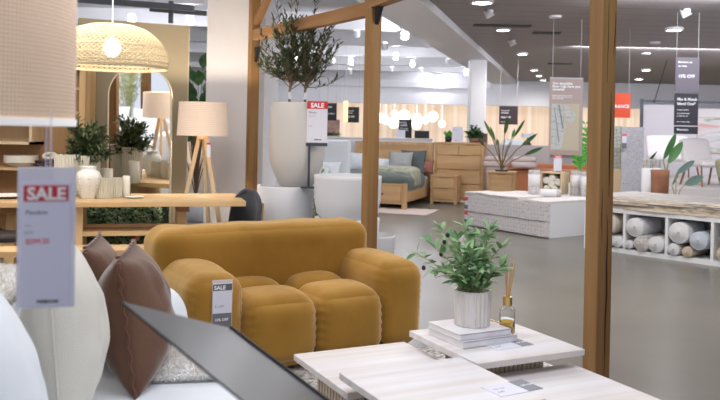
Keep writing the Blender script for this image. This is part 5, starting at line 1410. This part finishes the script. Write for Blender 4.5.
# tall rug display slabs
g1 = pattern('grey_shag', (.27, .26, .29), (.52, .505, .54), 34); g2 = pattern('green_pattern', (.22, .27, .25), (.52, .54, .48), 16)
YR = 12.4
def slab(px0, px1, py0, py1, Y, th, m_, label, rz=R(-8)):
    c = D((px0+px1)/2, py1, Y); w_ = (px1-px0)*Y/F; h_ = D(0, py0, Y).z-D(0, py1, Y).z
    t = thing('rug_display', label, 'rug display', (c.x, Y, 0), rz=rz)
    ztop = D((px0+px1)/2, py0, Y).z
    obj('rug', wob_slab(-w_/2, w_/2, 0, .03, .05, ztop, 3, 4, .004), m_, t)
    obj('core', B().box(-w_/2+.01, w_/2-.01, .03, th, 0, ztop-.01), mat('core_brown', (.22, .17, .13), .8), t)
    return t
t = slab(621, 642.5, 127, 190, YR, .12, g1, 'tall grey shaggy rug hung on an upright display')
t2 = thing('price_tag', 'small tag on the grey shaggy hung rug', 'price tag', (D(623.5, 148, YR).x, YR-.03, D(623.5, 148, YR).z), rz=R(-8))
obj('card', B().box(-.035, .035, -.004, 0, 0, .22), paper, t2); obj('header', B().box(-.035, .035, -.006, -.004, .19, .22), redt, t2); obj('footer', B().box(-.035, .035, -.006, -.004, 0, .08), MAT['footer_grey'], t2)
slab(607, 620.5, 126, 160, 12.9, .12, g2, 'green patterned rug hung beside the grey shaggy one')
c = D(615, 190, 12.6)
tag(obj('cardboard_box', B().box(-.14, .12, -.12, .12, 0, .96), mat('cardboard', (.55, .40, .24), .8), loc=(c.x-.02, 12.55, 0)), 'tall tan cardboard box at the foot of the green patterned rug', 'box')
def rolled2(px, py, r, h, Y, label):
    p = D(px, py, Y); t = thing('rolled_rug', label, 'rolled rug', (p.x, Y, 0))
    zt = D(px, 159, Y).z
    obj('roll', B().lathe([(r, 0), (r, zt-.01), (r*.9, zt), (r*.5, zt-.01), (0, zt)], 24), rollg, t); obj('wrapper', B().lathe([(r+.003, .1), (r+.003, zt-.13)], 24), rollm, t, smooth=True)
rolled2(646.5, 185, .07, .4, 11.6, 'upright wrapped rug right of the grey shaggy display, left of two')
rolled2(655.5, 185, .07, .4, 11.6, 'upright wrapped rug right of the grey shaggy display, right of two')
# plants right
rub = mat('leaf_rubber', (.06, .20, .06), .35, var=(3, (.12, .28, .10)))
p = D(666, 190, 11.3)
t = thing('rubber_plant', 'plant with two tall upright green leaves in a terracotta pot', 'plant', (p.x, 11.3, 0)); lf = B(); st = B()
zp = D(662, 170, 11.3).z
for (x0, y0, x1, y1, w_, tw) in ((663, 160, 677, 133, .11, .35), (668, 164, 683, 141, .12, -.35)):
    a, c = D(x0, y0, 11.3)-t.location, D(x1, y1, 11.3)-t.location
    st.tube([(0, 0, zp-.15), (0, 0, zp-.05), a], .012, 6); lf.leaf(a, c-a, (tw, -1, .1), (c-a).length, w_, .05, 6)
obj('foliage', lf, rub, t, smooth=True); obj('stem', st, barkl, t)
tcm = mat('terracotta', (.30, .13, .07), .7, var=(4, (.40, .19, .11)))
obj('pot', B().lathe([(.08, 0), (.10, .02), (.125, zp-.1), (.13, zp), (.115, zp), (.11, zp-.08), (0, zp-.1)], 32, loc=(-.09, 0, 0)), tcm, t, smooth=True)
t = thing('foliage_plant', 'dusty blue-green strap leaves spreading low at the right', 'plant', (D(676, 190, 10.9).x, 10.9, 0)); lf = B(); st = B()
for (x0, y0, x1, y1, w_) in ((676, 174, 696, 160, .09), (684, 185, 705, 176, .12), (672, 186, 681, 168, .04), (703, 141, 719, 131, .05)):
    a, c = D(x0, y0, 10.9)-t.location, D(x1, y1, 10.9)-t.location
    if y0 > 150: st.tube([(0, 0, .55), Vector((a.x*.5, 0, a.z-.08)), a], .007, 6)
    else: continue
    lf.leaf(a, c-a, (.2, -1, .3), (c-a).length, w_, .15, 6)
obj('foliage', lf, mat('leaf_dusty', (.20, .30, .26), .45), t, smooth=True); obj('stem', st, barkl, t); obj('pot', B().lathe([(.12, 0), (.16, .55), (.14, .55), (0, .5)], 28), planterw, t, smooth=True)
bushy('thin_plant', (D(645, 160, 13.2).x, 13.2, .0), .12, .12, 1.55, 12, 2, .30, .05, leafd, bark, 'narrow dark green plant right of the grey shaggy rug display', 10, 0)

# lounge chairs
boucle = mat('white_boucle', (.80, .76, .76), .95, sheen=.4, bump=(70, .5))
def lounge(px, py, Y, s, rz, label, m_=boucle, arms=True, wbk=.62, zs=0.0):
    p = D(px, py, Y)
    t = thing('lounge_chair', label, 'chair', (p.x, Y, zs), rz=rz); t.scale = (s, s, s)
    obj('seat', B().soft(-wbk/2, wbk/2, -.36, .28, .40, .53, .06, (0, .01, .02), n=10), m_, t, smooth=True)
    o = obj('backrest', B().soft(-wbk/2, wbk/2, -.065, .065, 0, .52, .06, (0, .02, .02), n=10), m_, t, smooth=True, loc=(0, .28, .47), rot=(R(-16), 0, 0))
    for x in (-wbk/2+.04, wbk/2-.04):
        obj('leg', B().bar((x*1.12, -.34, 0), (x, -.26, .41), .03, .03), walnut_x, t); obj('leg', B().bar((x*1.12, .36, 0), (x, .22, .41), .03, .03), walnut_x, t)
        if arms: obj('arm', B().bar((x*1.18, -.36, .62), (x*1.18, .34, .66), .03, .045).bar((x*1.15, -.34, .4), (x*1.18, -.34, .62), .03, .03), walnut_x, t)
    return t
struct('floor_stage', B().box(D(648, 170, 14.6).x, 14, 14.6, 20, 0, .55), mat('stage_white', (.66, .62, .60), .6))
lounge(672, 160, 18.2, 1.0, R(-4), 'white boucle lounge chair standing farther back, left of the pair', zs=.55, wbk=.98, arms=False)
lounge(706, 170, 15.6, .95, R(14), 'white boucle lounge chair nearer the viewer, right of the pair', zs=.55, wbk=.70, arms=False)
lounge(752, 185, 12.2, 1.0, R(24), 'olive green tufted lounge chair at the right edge', m_=mat('olive_fabric', (.36, .34, .22), .95, sheen=.3), zs=0.2)
tag(obj('chair_platform', B().box(-.6, .6, -.5, .5, 0, .20), MAT['stage_white'], loc=(D(752, 185, 12.2).x, 12.2, 0), rot=(0, 0, R(30))), 'low white platform under the olive chair', 'platform')
# low white seat blocks between
p = D(655, 152, 15.6)
# partition and painting
struct('wall_partition', B().box(D(643, 100, 21).x, D(697, 100, 21).x, 21, 21.15, 0, D(660, 103.5, 21).z), mat('partition_blush', (.72, .68, .72), .7))
struct('wall_gallery', B().box(D(690, 100, 21.3).x, 16.9, 21.3, 21.45, 0, D(700, 108, 21.3).z), mat('gallery_white', (.80, .76, .77), .7))
tk = D(642.5, 101, 20.8)
t = thing('steel_rail', 'dark steel overhead rail above the white partition', 'rail', (tk.x, 20.8, 0))
obj('bar', B().box(0, 5.5, -.03, .03, tk.z-.03, tk.z+.03), darkm, t); obj('upright', B().box(-.05, 0.02, -.03, .03, 0, tk.z+.06), darkm, t)
q = G(667, 60, ZC); q2 = D(654, 103, 20.8)
tag(obj('hanging_cable', B().cyl((q.x, q.y, ZC), (q2.x, 20.8, q2.z), .012, seg=6), darkm), 'thin dark cable slanting from the ceiling to the steel rail', 'cable')
Y = 21.26
c0_ = D(697, 152, Y); w_ = 60*Y/F; h_ = 34*Y/F
t = thing('artwork', 'large abstract painting in pink, white and green at right', 'painting', (c0_.x, Y, c0_.z))
am = bpy.data.materials.new('abstract_paint'); am.use_nodes = True; nt = am.node_tree; N = nt.nodes; L = nt.links
tc = N.new('ShaderNodeTexCoord'); mp_ = N.new('ShaderNodeMapping'); mp_.inputs['Scale'].default_value = (.8, 1, 2.6); mp_.inputs['Rotation'].default_value = (0, R(18), 0)
n = N.new('ShaderNodeTexNoise'); n.inputs['Scale'].default_value = 1.6; n.inputs['Detail'].default_value = 3; n.inputs['Distortion'].default_value = .8
L.new(tc.outputs['Object'], mp_.inputs[0]); L.new(mp_.outputs[0], n.inputs['Vector']); r = N.new('ShaderNodeValToRGB')
els = r.color_ramp.elements; els[0].position = .32; els[0].color = (.25, .32, .26, 1); els[1].position = .70; els[1].color = (.75, .42, .36, 1)
for ps, cc in ((.40, (.66, .66, .64)), (.50, (.82, .78, .78)), (.60, (.80, .66, .64))): e = els.new(ps); e.color = (*cc, 1)
L.new(n.outputs['Fac'], r.inputs[0]); L.new(r.outputs[0], N['Principled BSDF'].inputs['Base Color'])
obj('canvas', B().box(0, w_, 0, .03, 0, h_), am, t); obj('frame', B().box(-.03, w_+.03, -.01, .04, h_, h_+.025).box(-.03, w_+.03, -.01, .04, -.025, 0).box(-.03, 0, -.01, .04, 0, h_), pale_z, t)
# glowing table lamp near the timber post
q = D(633, 128, 22)
t = thing('table_lamp', 'round white glowing lamp just behind the tall grey shaggy rug', 'lamp', (D(624, 128, 21.9).x, 21.9, 1.101)); obj('lamp_shade', B().ball((0, 0, .42), .22, 20, (1.2, 1.2, .8)), globew, t, smooth=True); obj('base', B().lathe([(.12, 0), (.05, .03), (.03, .3)], 20), black, t)
